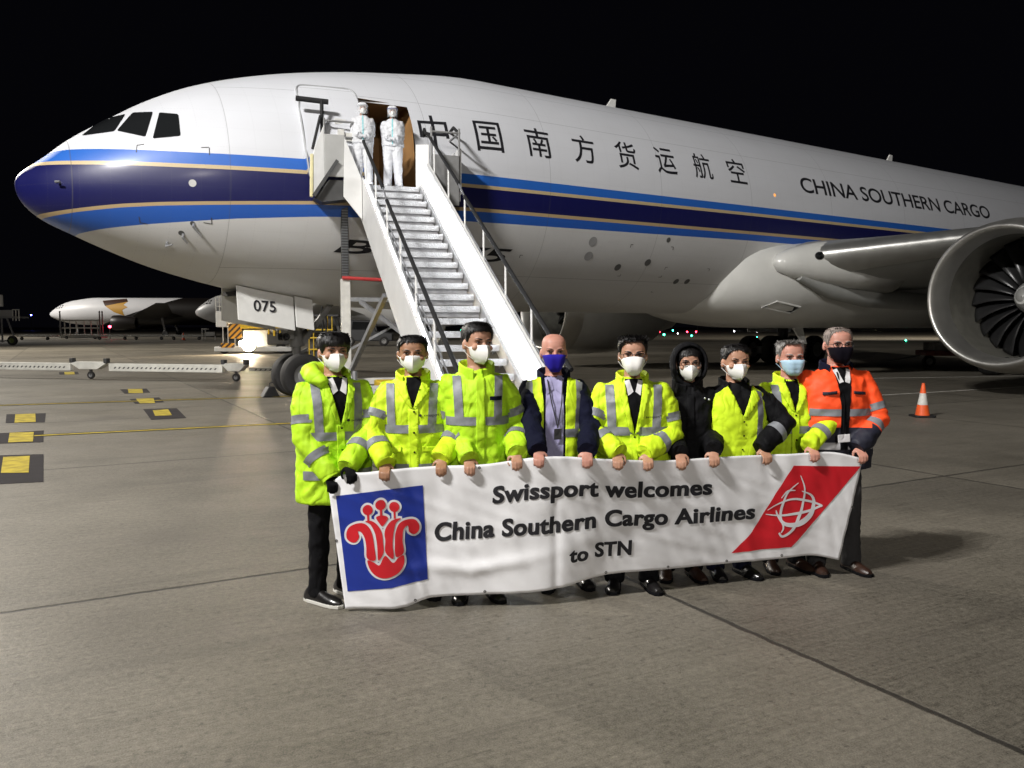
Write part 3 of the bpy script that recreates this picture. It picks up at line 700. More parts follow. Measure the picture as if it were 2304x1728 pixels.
# ------------------------------------------------------------------ boarding stairs (local: x along the treads, y towards the aircraft, origin under the top nosing)
SO = gp(836, 416, 4.8); SV = Vector((.946, .324, 0)).normalized(); SU = Vector((-SV.y, SV.x, 0))
stairs = empty('boarding_stairs', (SO.x, SO.y, 0), math.atan2(SV.y, SV.x))
tag(stairs, 'white mobile boarding stairs with black handrails leading up to the open aircraft door', 'boarding stairs')
SM = Matrix.Translation((SO.x, SO.y, 0)) @ Matrix.Rotation(math.atan2(SV.y, SV.x), 4, 'Z')
NSTEP, RISE, GO, SW = 23, .2086, .3565, 1.04
PZ = 4.80; SLO = RISE/GO
def tread_checker():
    m = bpy.data.materials.new('chequer_tread'); m.use_nodes = True; t = m.node_tree; b = t.nodes['Principled BSDF']
    b.inputs['Base Color'].default_value = (.60, .61, .63, 1); b.inputs['Metallic'].default_value = .1; b.inputs['Roughness'].default_value = .5
    tc = t.nodes.new('ShaderNodeTexCoord'); v = t.nodes.new('ShaderNodeTexVoronoi'); v.inputs['Scale'].default_value = 34; t.links.new(tc.outputs['Object'], v.inputs['Vector'])
    bp = t.nodes.new('ShaderNodeBump'); bp.inputs['Strength'].default_value = .8; bp.inputs['Distance'].default_value = .01; t.links.new(v.outputs[0], bp.inputs['Height']); t.links.new(bp.outputs[0], b.inputs['Normal'])
    n = t.nodes.new('ShaderNodeTexNoise'); n.inputs['Scale'].default_value = 9; n.inputs['Detail'].default_value = 6; t.links.new(tc.outputs['Object'], n.inputs['Vector'])
    t.links.new(mixcol(t, mathn(t, 'MULTIPLY', n.outputs[0], .8), (.60, .61, .63), (.34, .34, .35)), b.inputs['Base Color'])
    return m
M['tread'] = tread_checker()
M['riser'] = mat('grey_riser_plate', (.30, .30, .31), .5, var=.2, vscale=8)
for k in range(NSTEP):
    z = PZ-RISE*k; y = -GO*k
    mb = MB(); mb.box((SW/2, y+.135, z-.02), (SW, .27, .03)); mb.box((SW/2, y-.008, z-.05), (SW, .016, .10)); mb.box((SW/2, y+.262, z-.045), (SW, .012, .05))
    for xx in (.02, SW-.02): mb.prism([(xx, y+.02, z-.036), (xx, y+.27, z-.036), (xx, y+.27, z-.16)], (-.01, 0, 0), (.01, 0, 0))
    so = mb.build('step', M['tread'], stairs)
    if k < 14: MB().box((SW/2, y+.02, z-.145), (SW-.02, .006, .085)).build('riser', M['riser'], so)
YB = -GO*(NSTEP-1); ZB0 = PZ-RISE*(NSTEP-1)
def slope_panel(name, x, lo, hi, y0, y1, m, th=.04, vert0=True):
    zz = lambda y: PZ+y*SLO
    poly = [(x, y0, zz(y0)+lo), (x, y0, zz(y0)+hi), (x, y1, zz(y1)+hi), (x, y1, zz(y1)+lo)]
    return MB().prism(poly, (-th/2, 0, 0), (th/2, 0, 0)).build(name, m, stairs, bevel=.008)
M['stairwhite'] = mat('stairs_white_paint', (.74, .74, .73), .4, var=.06, vscale=3, bump=.04, bscale=15)
slope_panel('side_panel', -.20, -.78, .17, .42, YB-.25, M['stairwhite'])
slope_panel('side_panel', SW+.24, -.55, .50, .25, YB-.25, M['stairwhite'])
zz = lambda y: PZ+y*SLO
# inner stringers and flanges
for x in (-.05, SW+.05):
    MB().bar((x, .1, zz(.1)-.12), (x, YB-.1, zz(YB-.1)-.12), .05, .24).build('stringer', M['alu'], stairs)
MB().bar((SW+.13, .05, zz(.05)+.03), (SW+.13, YB-.2, zz(YB-.2)+.03), .12, .035).build('stringer_flange', M['stairwhite'], stairs)
MB().bar((-.13, .05, zz(.05)+.03), (-.13, YB-.2, zz(YB-.2)+.03), .12, .035).build('stringer_flange', M['stairwhite'], stairs)
# panel stiffeners on the lit side
pst = MB()
for k in range(6):
    y = -.5-k*1.35
    pst.bar((SW+.212, y, zz(y)-.02), (SW+.212, y-.02, zz(y)+.48), .016, .05)
pst.bar((SW+.212, .2, zz(.2)+.47), (SW+.212, YB-.2, zz(YB-.2)+.47), .02, .04)
pst.build('panel_frame', mat('panel_frame_paint', (.5, .5, .51), .45), stairs)
# strip lamp that lights the right hand side of the flight
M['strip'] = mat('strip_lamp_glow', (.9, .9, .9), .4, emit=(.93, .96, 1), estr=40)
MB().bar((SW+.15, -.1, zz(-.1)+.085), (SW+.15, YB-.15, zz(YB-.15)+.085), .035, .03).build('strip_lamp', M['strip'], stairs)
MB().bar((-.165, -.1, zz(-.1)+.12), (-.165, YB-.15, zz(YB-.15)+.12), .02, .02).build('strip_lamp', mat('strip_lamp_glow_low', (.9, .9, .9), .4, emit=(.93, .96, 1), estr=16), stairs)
# handrails
for x, side, hgt in ((-.17, -1, .93), (SW+.27, 1, 1.08)):
    segs = [(.30, -2.35), (-2.75, YB-.1)]
    for i, (ya, yb) in enumerate(segs):
        drop = 0 if i == 0 else -.06
        MB().tube([(x, ya, zz(ya)+hgt+drop), (x, yb, zz(yb)+hgt+drop)], .034, 10).build('handrail', M['foam'], stairs, True)
    MB().tube([(x, -2.35, zz(-2.35)+hgt), (x, -2.75, zz(-2.75)+hgt-.06)], .016, 8).build('rail_link', M['steel'], stairs, True)
    for k in range(7):
        y = -.35-k*1.22
        MB().tube([(x, y, zz(y)+.1), (x-.0, y+.02, zz(y)+hgt-.03)], .019, 8).build('rail_post', M['stairwhite'], stairs, True)
    MB().tube([(x, -2.8, zz(-2.8)+.52), (x, YB-.1, zz(YB-.1)+.52)], .012, 8).build('mid_rail', M['steel'], stairs, True)
    # upper loop beside the landing
    MB().tube([(x, .30, zz(.3)+hgt), (x, .45, PZ+1.28), (x, .62, PZ+1.42), (x+.02, .80, PZ+1.30), (x+.02, .80, PZ+.05)], .034, 10).build('rail_loop', M['foam'], stairs, True)
# landing
XL, XR, YF = -1.0, SW+.95, 1.35
MB().box(((XL+XR)/2, .72, PZ-.05), (XR-XL, 1.30, .07)).build('platform_deck', M['tread'], stairs)
fr = MB()
fr.box(((XL+XR)/2, .06, PZ-.16), (XR-XL, .08, .18)); fr.box(((XL+XR)/2, 1.34, PZ-.16), (XR-XL, .08, .18))
for x in (XL+.04, -.2, SW+.2, XR-.04): fr.box((x, .7, PZ-.16), (.07, 1.2, .16))
fr.build('platform_frame', M['grey'], stairs)
MB().prism([(-1.24, -.14, PZ-.30), (XL, -.10, PZ+.02), (XL, -.10, PZ+1.18), (-1.20, -.14, PZ+.70), (-1.24, -.14, PZ+.55)], (0, 0, 0), (0, .04, 0)).build('platform_side', M['stairwhite'], stairs, bevel=.01)
MB().box((XR+.02, .72, PZ+.42), (.04, 1.32, 1.02)).build('platform_side', M['stairwhite'], stairs, bevel=.01)
MB().prism([(-.62, -.155, 4.50), (-.23, -.155, 4.02), (-.23, -.155, 4.89), (-.58, -.155, 5.74)], (0, 0, 0), (0, .04, 0)).build('side_panel', M['stairwhite'], stairs, bevel=.008)
MB().box(((XL-.58)/2, -.09, PZ+.55), (abs(XL)-.58, .035, .88)).build('front_panel', mat('front_panel_grey', (.40, .40, .39), .5, var=.08), stairs, bevel=.01)
MB().box((SW+.24+(XR-SW-.24)/2, .02, PZ+.2), (XR-SW-.3, .035, 1.1)).build('front_panel', M['grey'], stairs, bevel=.01)
MB().box((SW+.12, .16, PZ+.48), (.30, .04, .98), Matrix.Rotation(R(-18), 3, 'Z')).build('gate_panel', M['stairwhite'], stairs, bevel=.012)
MB().bar((-1.28, -.10, PZ-.34), (-1.26, -.10, PZ+.55), .07, .12).build('bumper', M['cream'], stairs, bevel=.02)
MB().bar((XR+.06, 1.50, PZ-.35), (XR+.06, 1.50, PZ+.55), .09, .14).build('bumper', M['foam'], stairs, bevel=.02)
# landing rails
class TB:
    def __init__(s, nm, mt): s.nm, s.mt = nm, mt
    def tube(s, pts, r, n): MB().tube(pts, r, n).build(s.nm, s.mt, stairs, True)
    def build(s, *a): pass
rl = TB('platform_rail', M['grey'])
for x in (XL+.02, -.26, SW+.30, XR-.02):
    rl.tube([(x, .05, PZ), (x, .05, PZ+1.35)], .026, 8)
rl.tube([(XL+.02, .05, PZ+1.30), (-.26, .05, PZ+1.30)], .024, 8); rl.tube([(XL+.02, .05, PZ+.98), (-.26, .05, PZ+.98)], .02, 8)
rl.tube([(SW+.30, .05, PZ+1.25), (XR-.02, .05, PZ+1.25)], .024, 8)
rl.tube([(XR-.02, .05, PZ+1.25), (XR-.02, 1.3, PZ+1.25)], .024, 8); rl.tube([(XR-.02, 1.3, PZ+1.25), (XR-.02, 1.3, PZ)], .024, 8)
rl.build('platform_rail', M['grey'], stairs, True)
bl = TB('padded_rail', M['foam']); bl.tube([(XL-.02, .08, PZ+1.05), (XL-.02, .08, PZ+1.72)], .04, 10); bl.tube([(XL-.55, .10, PZ+1.72), (XL+.12, .10, PZ+1.70)], .055, 10)
bl.tube([(XL-.06, .0, PZ+1.38), (-1.24, -.08, PZ+.66)], .03, 8); bl.tube([(XR-.02, .05, PZ+1.25), (XR+.0, .6, PZ+1.5), (XR, 1.1, PZ+1.45), (XR, 1.25, PZ+.6)], .036, 10)
bl.build('padded_rail', M['foam'], stairs, True)
cp = MB(); cp.box((-.62, .12, PZ+1.02), (.14, .1, .26)); cp.box((-.42, .12, PZ+1.0), (.2, .08, .18)); cp.build('control_box', M['offwhite'], stairs, bevel=.01)
MB().bar((-.74, -.17, PZ+.44), (-1.24, -.18, PZ-.32), .05, .07).build('canopy_strut', M['darkgrey'], stairs)
un = MB(); un.prism([(-1.22, .0, PZ-.34), (-.9, .0, PZ+.05), (-.3, .0, PZ+.05), (-.3, .0, PZ-.30), (-1.05, .0, PZ-.42)], (0, -.05, 0), (0, .5, 0)); un.build('platform_underframe', M['darkgrey'], stairs)
# lifting columns and chassis
def perforated():
    m = mat('perforated_steel', (.30, .31, .33), .45, .6); t = m.node_tree; b = t.nodes['Principled BSDF']
    tc = t.nodes.new('ShaderNodeTexCoord'); sp = t.nodes.new('ShaderNodeSeparateXYZ'); t.links.new(tc.outputs['Object'], sp.inputs[0])
    f = mathn(t, 'ABSOLUTE', mathn(t, 'SUBTRACT', mathn(t, 'FRACT', mathn(t, 'MULTIPLY', sp.outputs[2], 17)), .5))
    t.links.new(mixcol(t, mathn(t, 'LESS_THAN', f, .25), (.13, .135, .14), (.05, .05, .052)), b.inputs['Base Color']); return m
M['perf'] = perforated()
for x in (-.52, SW+.52):
    MB().box((x, .55, 3.55), (.15, .15, 2.2)).build('inner_column', M['perf'], stairs, bevel=.01)
    MB().box((x, .55, 1.55), (.20, .20, 2.5)).build('outer_column', M['offwhite'], stairs, bevel=.01)
MB().tube([(-.6, .42, 2.82), (SW+.6, .42, 2.74)], .04, 8).build('red_tie_bar', M['red'], stairs, True)
br = MB(); br.bar((-.52, .5, 2.35), (SW+.52, .5, 2.35), .09, .09); br.bar((-.2, .45, 2.3), (.55, -.9, 1.55), .08, .08); br.bar((SW+.2, .45, 2.3), (SW-.4, -.9, 1.6), .08, .08)
br.bar((-.45, .4, .75), (-.1, -2.1, 2.35), .09, .1); br.bar((SW+.45, .4, .75), (SW+.1, -2.1, 2.35), .09, .1); br.bar((-.52, .5, 1.2), (SW+.52, .5, 2.3), .05, .05)
br.build('brace', M['steel'], stairs)
ch = MB()
for x in (-.5, SW+.5): ch.bar((x, 1.0, .55), (x, -7.6, .45), .14, .18)
for y in (.9, -1.6, -4.2, -7.4): ch.bar((-.5, y, .5), (SW+.5, y, .5), .12, .14)
ch.build('chassis', M['offwhite'], stairs)
MB().box((SW/2-.3, -1.2, .50), (.7, .8, .28)).build('power_unit', M['yellow'], stairs, bevel=.03)
for x in (-.72, SW+.72):
    for y in (.1, -6.3): add_wheel(stairs, (0, 0, 0), .34, .22).matrix_local = Matrix.Translation((x, y, .34)) @ Matrix.Rotation(math.pi/2, 4, 'Z')
    MB().tube([(x, -2.2, .05), (x, -2.2, .9)], .05, 8).build('outrigger', M['steel'], stairs)
# ------------------------------------------------------------------ cloth and skin materials
def fabric(name, rgb, rough=.7, var=.08, bump=.25, bscale=26, sheen=.0, spec=.3):
    m = mat(name, rgb, rough, var=var, vscale=5, sheen=sheen, spec=spec); creases(m); return m
def creases(m, k=1.0):
    t = m.node_tree; b = t.nodes['Principled BSDF']; tc = t.nodes.new('ShaderNodeTexCoord')
    mp = t.nodes.new('ShaderNodeMapping'); mp.inputs['Scale'].default_value = (1.5, 1.2, .8); mp.inputs['Rotation'].default_value = (.3, .5, .4); t.links.new(tc.outputs['Object'], mp.inputs[0])
    def n(sc, det, dist):
        q = t.nodes.new('ShaderNodeTexNoise'); q.inputs['Scale'].default_value = sc; q.inputs['Detail'].default_value = det; q.inputs['Distortion'].default_value = dist; t.links.new(mp.outputs[0], q.inputs['Vector']); return q.outputs[0]
    r1 = mathn(t, 'ABSOLUTE', mathn(t, 'SUBTRACT', n(3.2, 1, .6), .5)); r2 = mathn(t, 'ABSOLUTE', mathn(t, 'SUBTRACT', n(8, 1, .8), .5)); w_ = n(260, 2, 0)
    h = mathn(t, 'ADD', mathn(t, 'ADD', mathn(t, 'MULTIPLY', r1, 1.0), mathn(t, 'MULTIPLY', r2, .34)), mathn(t, 'MULTIPLY', w_, .008))
    bp = t.nodes.new('ShaderNodeBump'); bp.inputs['Strength'].default_value = .85*k; bp.inputs['Distance'].default_value = .07
    t.links.new(h, bp.inputs['Height']); t.links.new(bp.outputs[0], b.inputs['Normal'])
HV = (.62, .86, .022)
M['hivis'] = fabric('hi_vis_yellow_fabric', HV, .62)
M['hivis2'] = fabric('hi_vis_lime_fabric', (.47, .77, .022), .62)
M['tape'] = mat('reflective_tape', (.21, .22, .24), .55, .1, var=.15, vscale=12, bump=.15, bscale=60)
M['navy'] = fabric('navy_cloth', (.006, .007, .020), .85, spec=.12)
M['blackc'] = fabric('black_cloth', (.004, .004, .005), .85, spec=.12)
M['blackp'] = fabric('black_parka_cloth', (.004, .004, .005), .75, spec=.15)
M['charcoal'] = fabric('charcoal_trousers', (.006, .006, .007), .85, spec=.12)
M['greytr'] = fabric('grey_trousers', (.035, .034, .036), .8)
M['mask'] = mat('white_respirator', (.78, .77, .74), .8, bump=.1, bscale=90, bdist=.004)
M['maskblue'] = mat('pale_blue_surgical_mask', (.40, .58, .72), .8, bump=.15, bscale=70, bdist=.004)
M['maskroyal'] = mat('royal_blue_cloth_mask', (.022, .014, .30), .85, spec=.15)
M['maskblack'] = mat('black_cloth_mask', (.005, .004, .008), .9, spec=.1)
M['hairblack'] = mat('black_hair', (.006, .005, .005), .45, bump=.5, bscale=120, bdist=.006)
M['hairgrey'] = mat('grey_hair', (.26, .25, .24), .6, bump=.5, bscale=120, bdist=.006, var=.3, vscale=40)
M['hairthin'] = mat('thin_grey_hair', (.22, .18, .16), .6, bump=.4, bscale=110, bdist=.005, var=.3, vscale=40)
M['eyew'] = mat('eye_white', (.26, .23, .21), .35); M['eyed'] = mat('dark_iris', (.012, .008, .006), .2)
M['shirtl'] = fabric('lilac_shirt', (.33, .31, .50), .7)
M['shirtw'] = fabric('white_shirt', (.62, .61, .62), .7)
M['ppe'] = fabric('white_protective_suit', (.64, .65, .68), .55)
M['teal'] = mat('teal_seam_tape', (.22, .58, .62), .5)
M['visor'] = mat('clear_visor', (.9, .95, 1), .05, alpha=.22, spec=.7)
M['visorblue'] = mat('visor_band', (.03, .03, .20), .5)
M['leather'] = mat('black_leather', (.010, .009, .009), .28, bump=.2, bscale=30, coat=.3)
M['brownle'] = mat('dark_brown_leather', (.030, .014, .009), .4, bump=.2, bscale=30)
M['sole'] = mat('white_rubber_sole', (.55, .54, .50), .6)
M['orangehv'] = None
def skinmat(name, rgb): return mat(name, rgb, .5, var=.10, vscale=28, bump=.12, bscale=90, bdist=.003, sss=.12)
SK = {'a': skinmat('light_skin', (.44, .235, .155)), 'b': skinmat('tan_skin', (.34, .175, .10)), 'c': skinmat('pink_skin', (.50, .24, .18)), 'd': skinmat('warm_skin', (.42, .22, .14))}
def remesh(mb, voxel, smooth=2):
    me = mb.mesh(); bm = bmesh.new(); bm.from_mesh(me); bmesh.ops.recalc_face_normals(bm, faces=bm.faces); bm.to_mesh(me); bm.free()
    o = bpy.data.objects.new('r', me); col.objects.link(o)
    md = o.modifiers.new('r', 'REMESH'); md.mode = 'VOXEL'; md.voxel_size = voxel; md.adaptivity = 0
    if smooth:
        sm = o.modifiers.new('s', 'SMOOTH'); sm.factor = .5; sm.iterations = smooth
    dg = bpy.context.evaluated_depsgraph_get(); out = bpy.data.meshes.new_from_object(o.evaluated_get(dg))
    bpy.data.objects.remove(o); bpy.data.meshes.remove(me)
    out.materials.clear()
    return out
def ring(cx, cy, z, w_, d_, n=28, e=2.4, tilt=0.0):
    out = []
    for j in range(n):
        a = 2*math.pi*j/n; c, s = math.cos(a), math.sin(a)
        out.append(Vector((cx+w_*math.copysign(abs(c)**(2/e), c), cy+d_*math.copysign(abs(s)**(2/e), s), z)))
    return out
# head rings: z above chin, half width, front, back
HR = [(0, .026, .086, -.035), (.012, .042, .094, .0), (.035, .055, .096, .035), (.06, .063, .095, .062), (.085, .068, .092, .078), (.108, .071, .087, .090), (.125, .0735, .089, .096), (.15, .0745, .090, .100), (.178, .072, .083, .098), (.20, .063, .067, .088), (.217, .046, .045, .068), (.226, .022, .02, .035)]
def headr(z, k):
    return [float(np.interp(z, [a[0] for a in HR], [a[k] for a in HR]))]
def headpt(az, z, off=0.0):
    w_ = float(np.interp(z, [a[0] for a in HR], [a[1] for a in HR])); f = float(np.interp(z, [a[0] for a in HR], [a[2] for a in HR])); b = float(np.interp(z, [a[0] for a in HR], [a[3] for a in HR]))
    e = 2/2.25; s, c = math.sin(az), math.cos(az)
    s2 = math.copysign(abs(s)**e, s); c2 = math.copysign(abs(c)**e, c)
    return Vector(((w_+off)*s2, -(f+off)*c2 if c > 0 else -(b+off)*c2, z))
def head_shapes(mb):
    rings = []
    for z, w_, f, b in HR: rings.append([headpt(2*math.pi*j/28, z) for j in range(28)])
    mb.loft(rings)
    mb.tube([(0, -.082, .122), (0, -.098, .098), (0, -.112, .073)], [.008, .011, .016], 8)
    mb.ball((0, -.104, .070), (.019, .014, .011), 6)
    mb.ball((0, -.09, .040), (.026, .012, .006), 6); mb.ball((0, -.088, .030), (.022, .012, .006), 6)
    for s in (-1, 1):
        mb.ball((s*.078, .012, .095), (.009, .020, .033), 8); mb.ball((s*.046, -.070, .078), (.02, .02, .018), 6)
        mb.ball((s*.034, -.086, .127), (.024, .010, .007), 6)
def sculpt_face(me, T):
    TI = T.inverted()
    for v in me.vertices:
        p = TI @ v.co
        if p.z < -.02 or p.y > 0: continue
        for s in (-1, 1):
            d = Vector((p.x-s*.033, (p.y+.085)*.7, (p.z-.111)*1.5)).length
            if d < .03: v.co += T.to_3x3() @ Vector((0, .0135*math.exp(-(d/.014)**2), 0))
def hair(parent, T, line, th, m, lump=.004, flat=0.0, seed=0, name='hair', top=.226, spiky=0):
    """line(az_deg) -> lowest z of the hair at this azimuth"""
    na, nz = 72, 14; mb = MB(); rings = []
    for i in range(nz+1):
        q = i/nz; rg = []
        for j in range(na):
            az = -math.pi+2*math.pi*j/na; z0 = line(abs(math.degrees(az)), math.degrees(az)); z = z0+(top-z0)*(q**.85)
            t = th*min(1, .35+2.2*q)*(1-.6*max(0, min(1, (abs(math.degrees(az))-45)/40))*max(0, 1-q*1.5))
            nv = noise.noise(Vector((math.sin(az)*16+seed, math.cos(az)*16, z*14)))
            t += lump*nv+spiky*max(0, noise.noise(Vector((math.sin(az)*34, math.cos(az)*34+seed, z*10))))*q
            p = headpt(az, z, t)
            if i == nz: p = headpt(az, .2255, 0)*1.0
            p.z += (th*.9*q**2) - flat*q**3
            if i == 0: p = headpt(az, z, -.006)
            if q > 0 and i < 3: p.z += .004*noise.noise(Vector((az*14, seed, 3)))
            rg.append(T @ p)
        rings.append(rg)
    mb.loft(rings, True)
    if 'hair' in name:
        rnd = random.Random(seed*7+1)
        for _ in range(620):
            i = rnd.choice((0, 0, 1, 1, 2, 3, 4, 5, 6, 7, 8, 9, 10, 11)); j = rnd.randrange(na)
            a = rings[i+1][j]; az = -math.pi+2*math.pi*j/na
            out = T.to_3x3() @ Vector((math.sin(az), -math.cos(az), .35 if i < 8 else 1.2)); out.normalize()
            down = (rings[max(0, i-1)][j]-rings[i+2][j]).normalized() if i < 9 else (T.to_3x3() @ Vector((rnd.uniform(-.5, .5), -1, .1))).normalized()
            if spiky: down = (down*.2+out).normalized()
            L = rnd.uniform(.012, .026); sd_ = out.cross(down).normalized()*rnd.uniform(.0022, .0042); b0 = a-out*.001
            lat = sd_*rnd.uniform(-2, 2)
            mid = b0+down*L*.55+out*rnd.uniform(.002, .006)+lat*.5; tip = b0+down*L+out*rnd.uniform(-.002, .006)+lat
            mb.add([b0-sd_, b0+sd_, mid+sd_*.8, mid-sd_*.8, tip], [(0, 1, 2, 3), (3, 2, 4)])
    o = mb.build(name, m, parent, 'all', fix=False); return o
def mask(parent, T, kind, m):
    mb = MB(); nu, nv = 18, 10; grid = []
    for i in range(nv+1):
        v = i/nv; row = []
        for j in range(nu+1):
            u = -1+2*j/nu; au = abs(u)
            if kind == 'kn95':
                cz = [.098, .088, .06, .028, .0, -.022]; cy = [-.108, -.124, -.142, -.140, -.122, -.084]
                C = Vector((0, float(np.interp(v, [0, .12, .35, .6, .8, 1], cy)), float(np.interp(v, [0, .12, .35, .6, .8, 1], cz))))
                zE = .082-.094*v
            elif kind == 'fish':
                cz = [.102, .085, .055, .03, .0, -.025]; cy = [-.110, -.122, -.134, -.136, -.122, -.088]
                C = Vector((0, float(np.interp(v, [0, .2, .4, .6, .8, 1], cy)), float(np.interp(v, [0, .2, .4, .6, .8, 1], cz))))
                zE = .075-.075*v
            else:
                cz = [.096, .085, .06, .03, .0, -.02]; cy = [-.112, -.124, -.126, -.120, -.112, -.09]
                C = Vector((0, float(np.interp(v, [0, .12, .35, .6, .8, 1], cy)), float(np.interp(v, [0, .12, .35, .6, .8, 1], cz))))
                zE = .088-.096*v
            az = R(72); E_ = headpt(az, max(0.0, zE), .006); E_.x *= u/au if au > 0 else 0
            q = au**(1.0 if kind == 'kn95' else 1.5)
            p = C.lerp(Vector((E_.x, E_.y, zE)), q)
            p.x = (E_.x)*(au**.8) if au > 0 else 0
            bul = math.sin(math.pi*min(1, au))*(.004 if kind == 'kn95' else .018)
            p += Vector((math.copysign(bul*.6, u) if au > 0 else 0, -bul, 0))
            if kind == 'pleat': p.y += .0022*math.sin(v*math.pi*7)*(1-au)
            p += Vector((0, -1, 0))*.0015*noise.noise(p*90)
            row.append(T @ p)
        grid.append(row)
    for i in range(nv):
        for j in range(nu): mb.add([grid[i][j], grid[i][j+1], grid[i+1][j+1], grid[i+1][j]], [(0, 1, 2, 3)])
    bm = bmesh.new(); me = mb.mesh(); bm.from_mesh(me); bmesh.ops.remove_doubles(bm, verts=bm.verts, dist=1e-4)
    bmesh.ops.recalc_face_normals(bm, faces=bm.faces); bm.to_mesh(me); bm.free(); me.materials.append(m)
    o = link('face_mask', me, parent, 'all' if kind != 'kn95' else True); sd = o.modifiers.new('s', 'SOLIDIFY'); sd.thickness = .003; sd.offset = 0
    if kind == 'kn95':
        MB().tube([grid[i][nu//2]+(T.to_3x3() @ Vector((0, -.001, 0))) for i in range(nv+1)], .0022, 5).build('centre_seam', m, o, True)
    for s in (-1, 1):
        for z0, z1 in ((.078, .105), (.005, .065)):
            a = headpt(R(72), z0, .006); a.x *= s; b = Vector((s*.083, .015, z1+.0)); MB().tube([T @ a, T @ ((a+b)/2+Vector((s*.004, 0, 0))), T @ b], .0016, 5).build('ear_loop', m, o)
    return o
def eyes(parent, T, brow, squint=1.0, browz=0):
    for s in (-1, 1):
        e = MB().ball((0, 0, 0), (.0128, .010, .0038*squint), 8)
        o = e.build('eye', M['eyew'], parent, True); o.matrix_local = T @ Matrix.Translation((s*.033, -.0815, .111))
        p = MB().ball((0, -.0075, 0), (.0056, .0045, .0040*squint), 6).build('iris', M['eyed'], o, True)
        lid = MB().tube([(-.016, -.0085, .002), (-.006, -.0125, .0042*squint), (.006, -.0125, .0042*squint), (.016, -.0085, .002)], .0017, 5).build('eyelid', M['eyed'], o, True)
        b = MB(); pts = [(s*(.014+.040*q), -.0955+.016*q*q, .1275+browz+.006*math.sin(q*2.6)) for q in (0, .25, .5, .75, 1)]
        b.tube([T @ Vector(p_) for p_ in pts], [.0030, .0042, .0042, .0036, .002], 6); b.build('eyebrow', brow, parent, True)
def glasses(parent, T, m, w=.026, h=.018):
    mb = MB()
    for s in (-1, 1):
        mb.tube([T @ Vector((s*.034+w*math.cos(a), -.106+.012*abs(math.cos(a)+s*.3)*.6, .108+h*math.sin(a))) for a in [2*math.pi*j/20 for j in range(20)]], .0023, 5, closed=True)
    mb.tube([T @ Vector(p) for p in ((-.009, -.108, .113), (0, -.111, .115), (.009, -.108, .113))], .0017, 5)
    for s in (-1, 1): mb.tube([T @ Vector(p) for p in ((s*.059, -.100, .112), (s*.079, -.05, .112), (s*.082, .02, .108))], .0016, 5)
    o = mb.build('glasses', m, parent, True)
    return o
def ik(S, Wt, l1, l2, hint):
    d = Wt-S; L = d.length
    if L > (l1+l2)*.985: Wt = S+d*((l1+l2)*.985/L); d = Wt-S; L = d.length
    n = d/L; a = (l1*l1-l2*l2+L*L)/(2*L); h = math.sqrt(max(0, l1*l1-a*a))
    hv = hint-n*hint.dot(n); hv.normalize()
    return S+n*a+hv*h, Wt
def hand_shapes(mb, wr, G, side, k=1.0, grip='banner', r=.0080):
    """palm from wrist wr to knuckles above the grip point G, fingers closing over the front of the edge"""
    K = G+Vector((0, -.012, .030))
    ax = (K-wr).normalized()
    rings = []
    for q, wq, dq in ((0, .024, .019), (.4, .032, .016), (.8, .036, .015), (1, .035, .014)):
        c = wr.lerp(K, q); rings.append([c+Vector((wq*math.cos(2*math.pi*j/12), dq*math.sin(2*math.pi*j/12), 0)) for j in range(12)])
    mb.loft(rings)
    for i, (ox, ln) in enumerate(((-.0275, .92), (-.0092, 1.05), (.0092, 1.0), (.0275, .80))):
        o = K+Vector((side*ox, 0, 0)); L = .036*ln
        pts = [o+Vector((0, .004, .004)), o+Vector((0, -L*.75, -L*.35)), o+Vector((side*.001, -L*.80, -L*1.25)), o+Vector((side*.001, -L*.25, -L*1.75))]
        mb.tube(pts, [r*1.12, r*1.05, r*.98, r*.8], 8)
    t0 = wr.lerp(K, .5)+Vector((-side*.030, .002, 0))
    mb.tube([t0, t0+Vector((-side*.022, -.006, -.020)), t0+Vector((-side*.026, -.012, -.046)), t0+Vector((-side*.016, -.018, -.068))], [r*1.4, r*1.3, r*1.15, r*.85], 8)
def front_patch(name, poly, bvh, off, m, parent, step=.02, back=False, thick=0):
    vs, fs = fill2d(poly, step); out = []; ok = []
    for v in vs:
        o = Vector((v[0], 0.02, v[1])); loc, nrm, i, d = bvh.ray_cast(o, Vector((0, 1 if back else -1, 0)), .5)
        ok.append(loc is not None)
        out.append(loc+Vector((nrm.x*.5, nrm.y, nrm.z*.5)).normalized()*off if loc is not None else Vector((v[0], 0, v[1])))
    fs = [f for f in fs if all(ok[i] for i in f)]
    mb = MB(); mb.add(out, fs); o = mb.build(name, m, parent, 'all')
    if o.data.polygons and sum(p.normal.y for p in o.data.polygons)*(1 if not back else -1) > 0: o.data.flip_normals()
    if thick:
        sd = o.modifiers.new('s', 'SOLIDIFY'); sd.thickness = thick; sd.offset = 1
    return o
def arm_tape(name, a, b, q, wd, rad, bvh, m, parent, off=.004):
    """band round the sleeve: rays out of the arm's axis"""
    ax = (b-a).normalized(); x = ax.orthogonal().normalized(); y = ax.cross(x); n = 36; rows = []
    for i in range(4):
        c = a.lerp(b, q)+ax*(wd*(i/3-.5)); row = []
        for j in range(n):
            t = 2*math.pi*j/n; d = x*math.cos(t)+y*math.sin(t)
            loc, nrm, k, dist = bvh.ray_cast(c, d, rad)
            row.append(loc+d*off if loc is not None else None)
        rows.append(row)
    mb = MB()
    for i in range(3):
        for j in range(n):
            p = [rows[i][j], rows[i][(j+1) % n], rows[i+1][(j+1) % n], rows[i+1][j]]
            if all(v is not None for v in p): mb.add(p, [(0, 1, 2, 3)])
    if mb.f: return mb.build(name, m, parent, 'all')
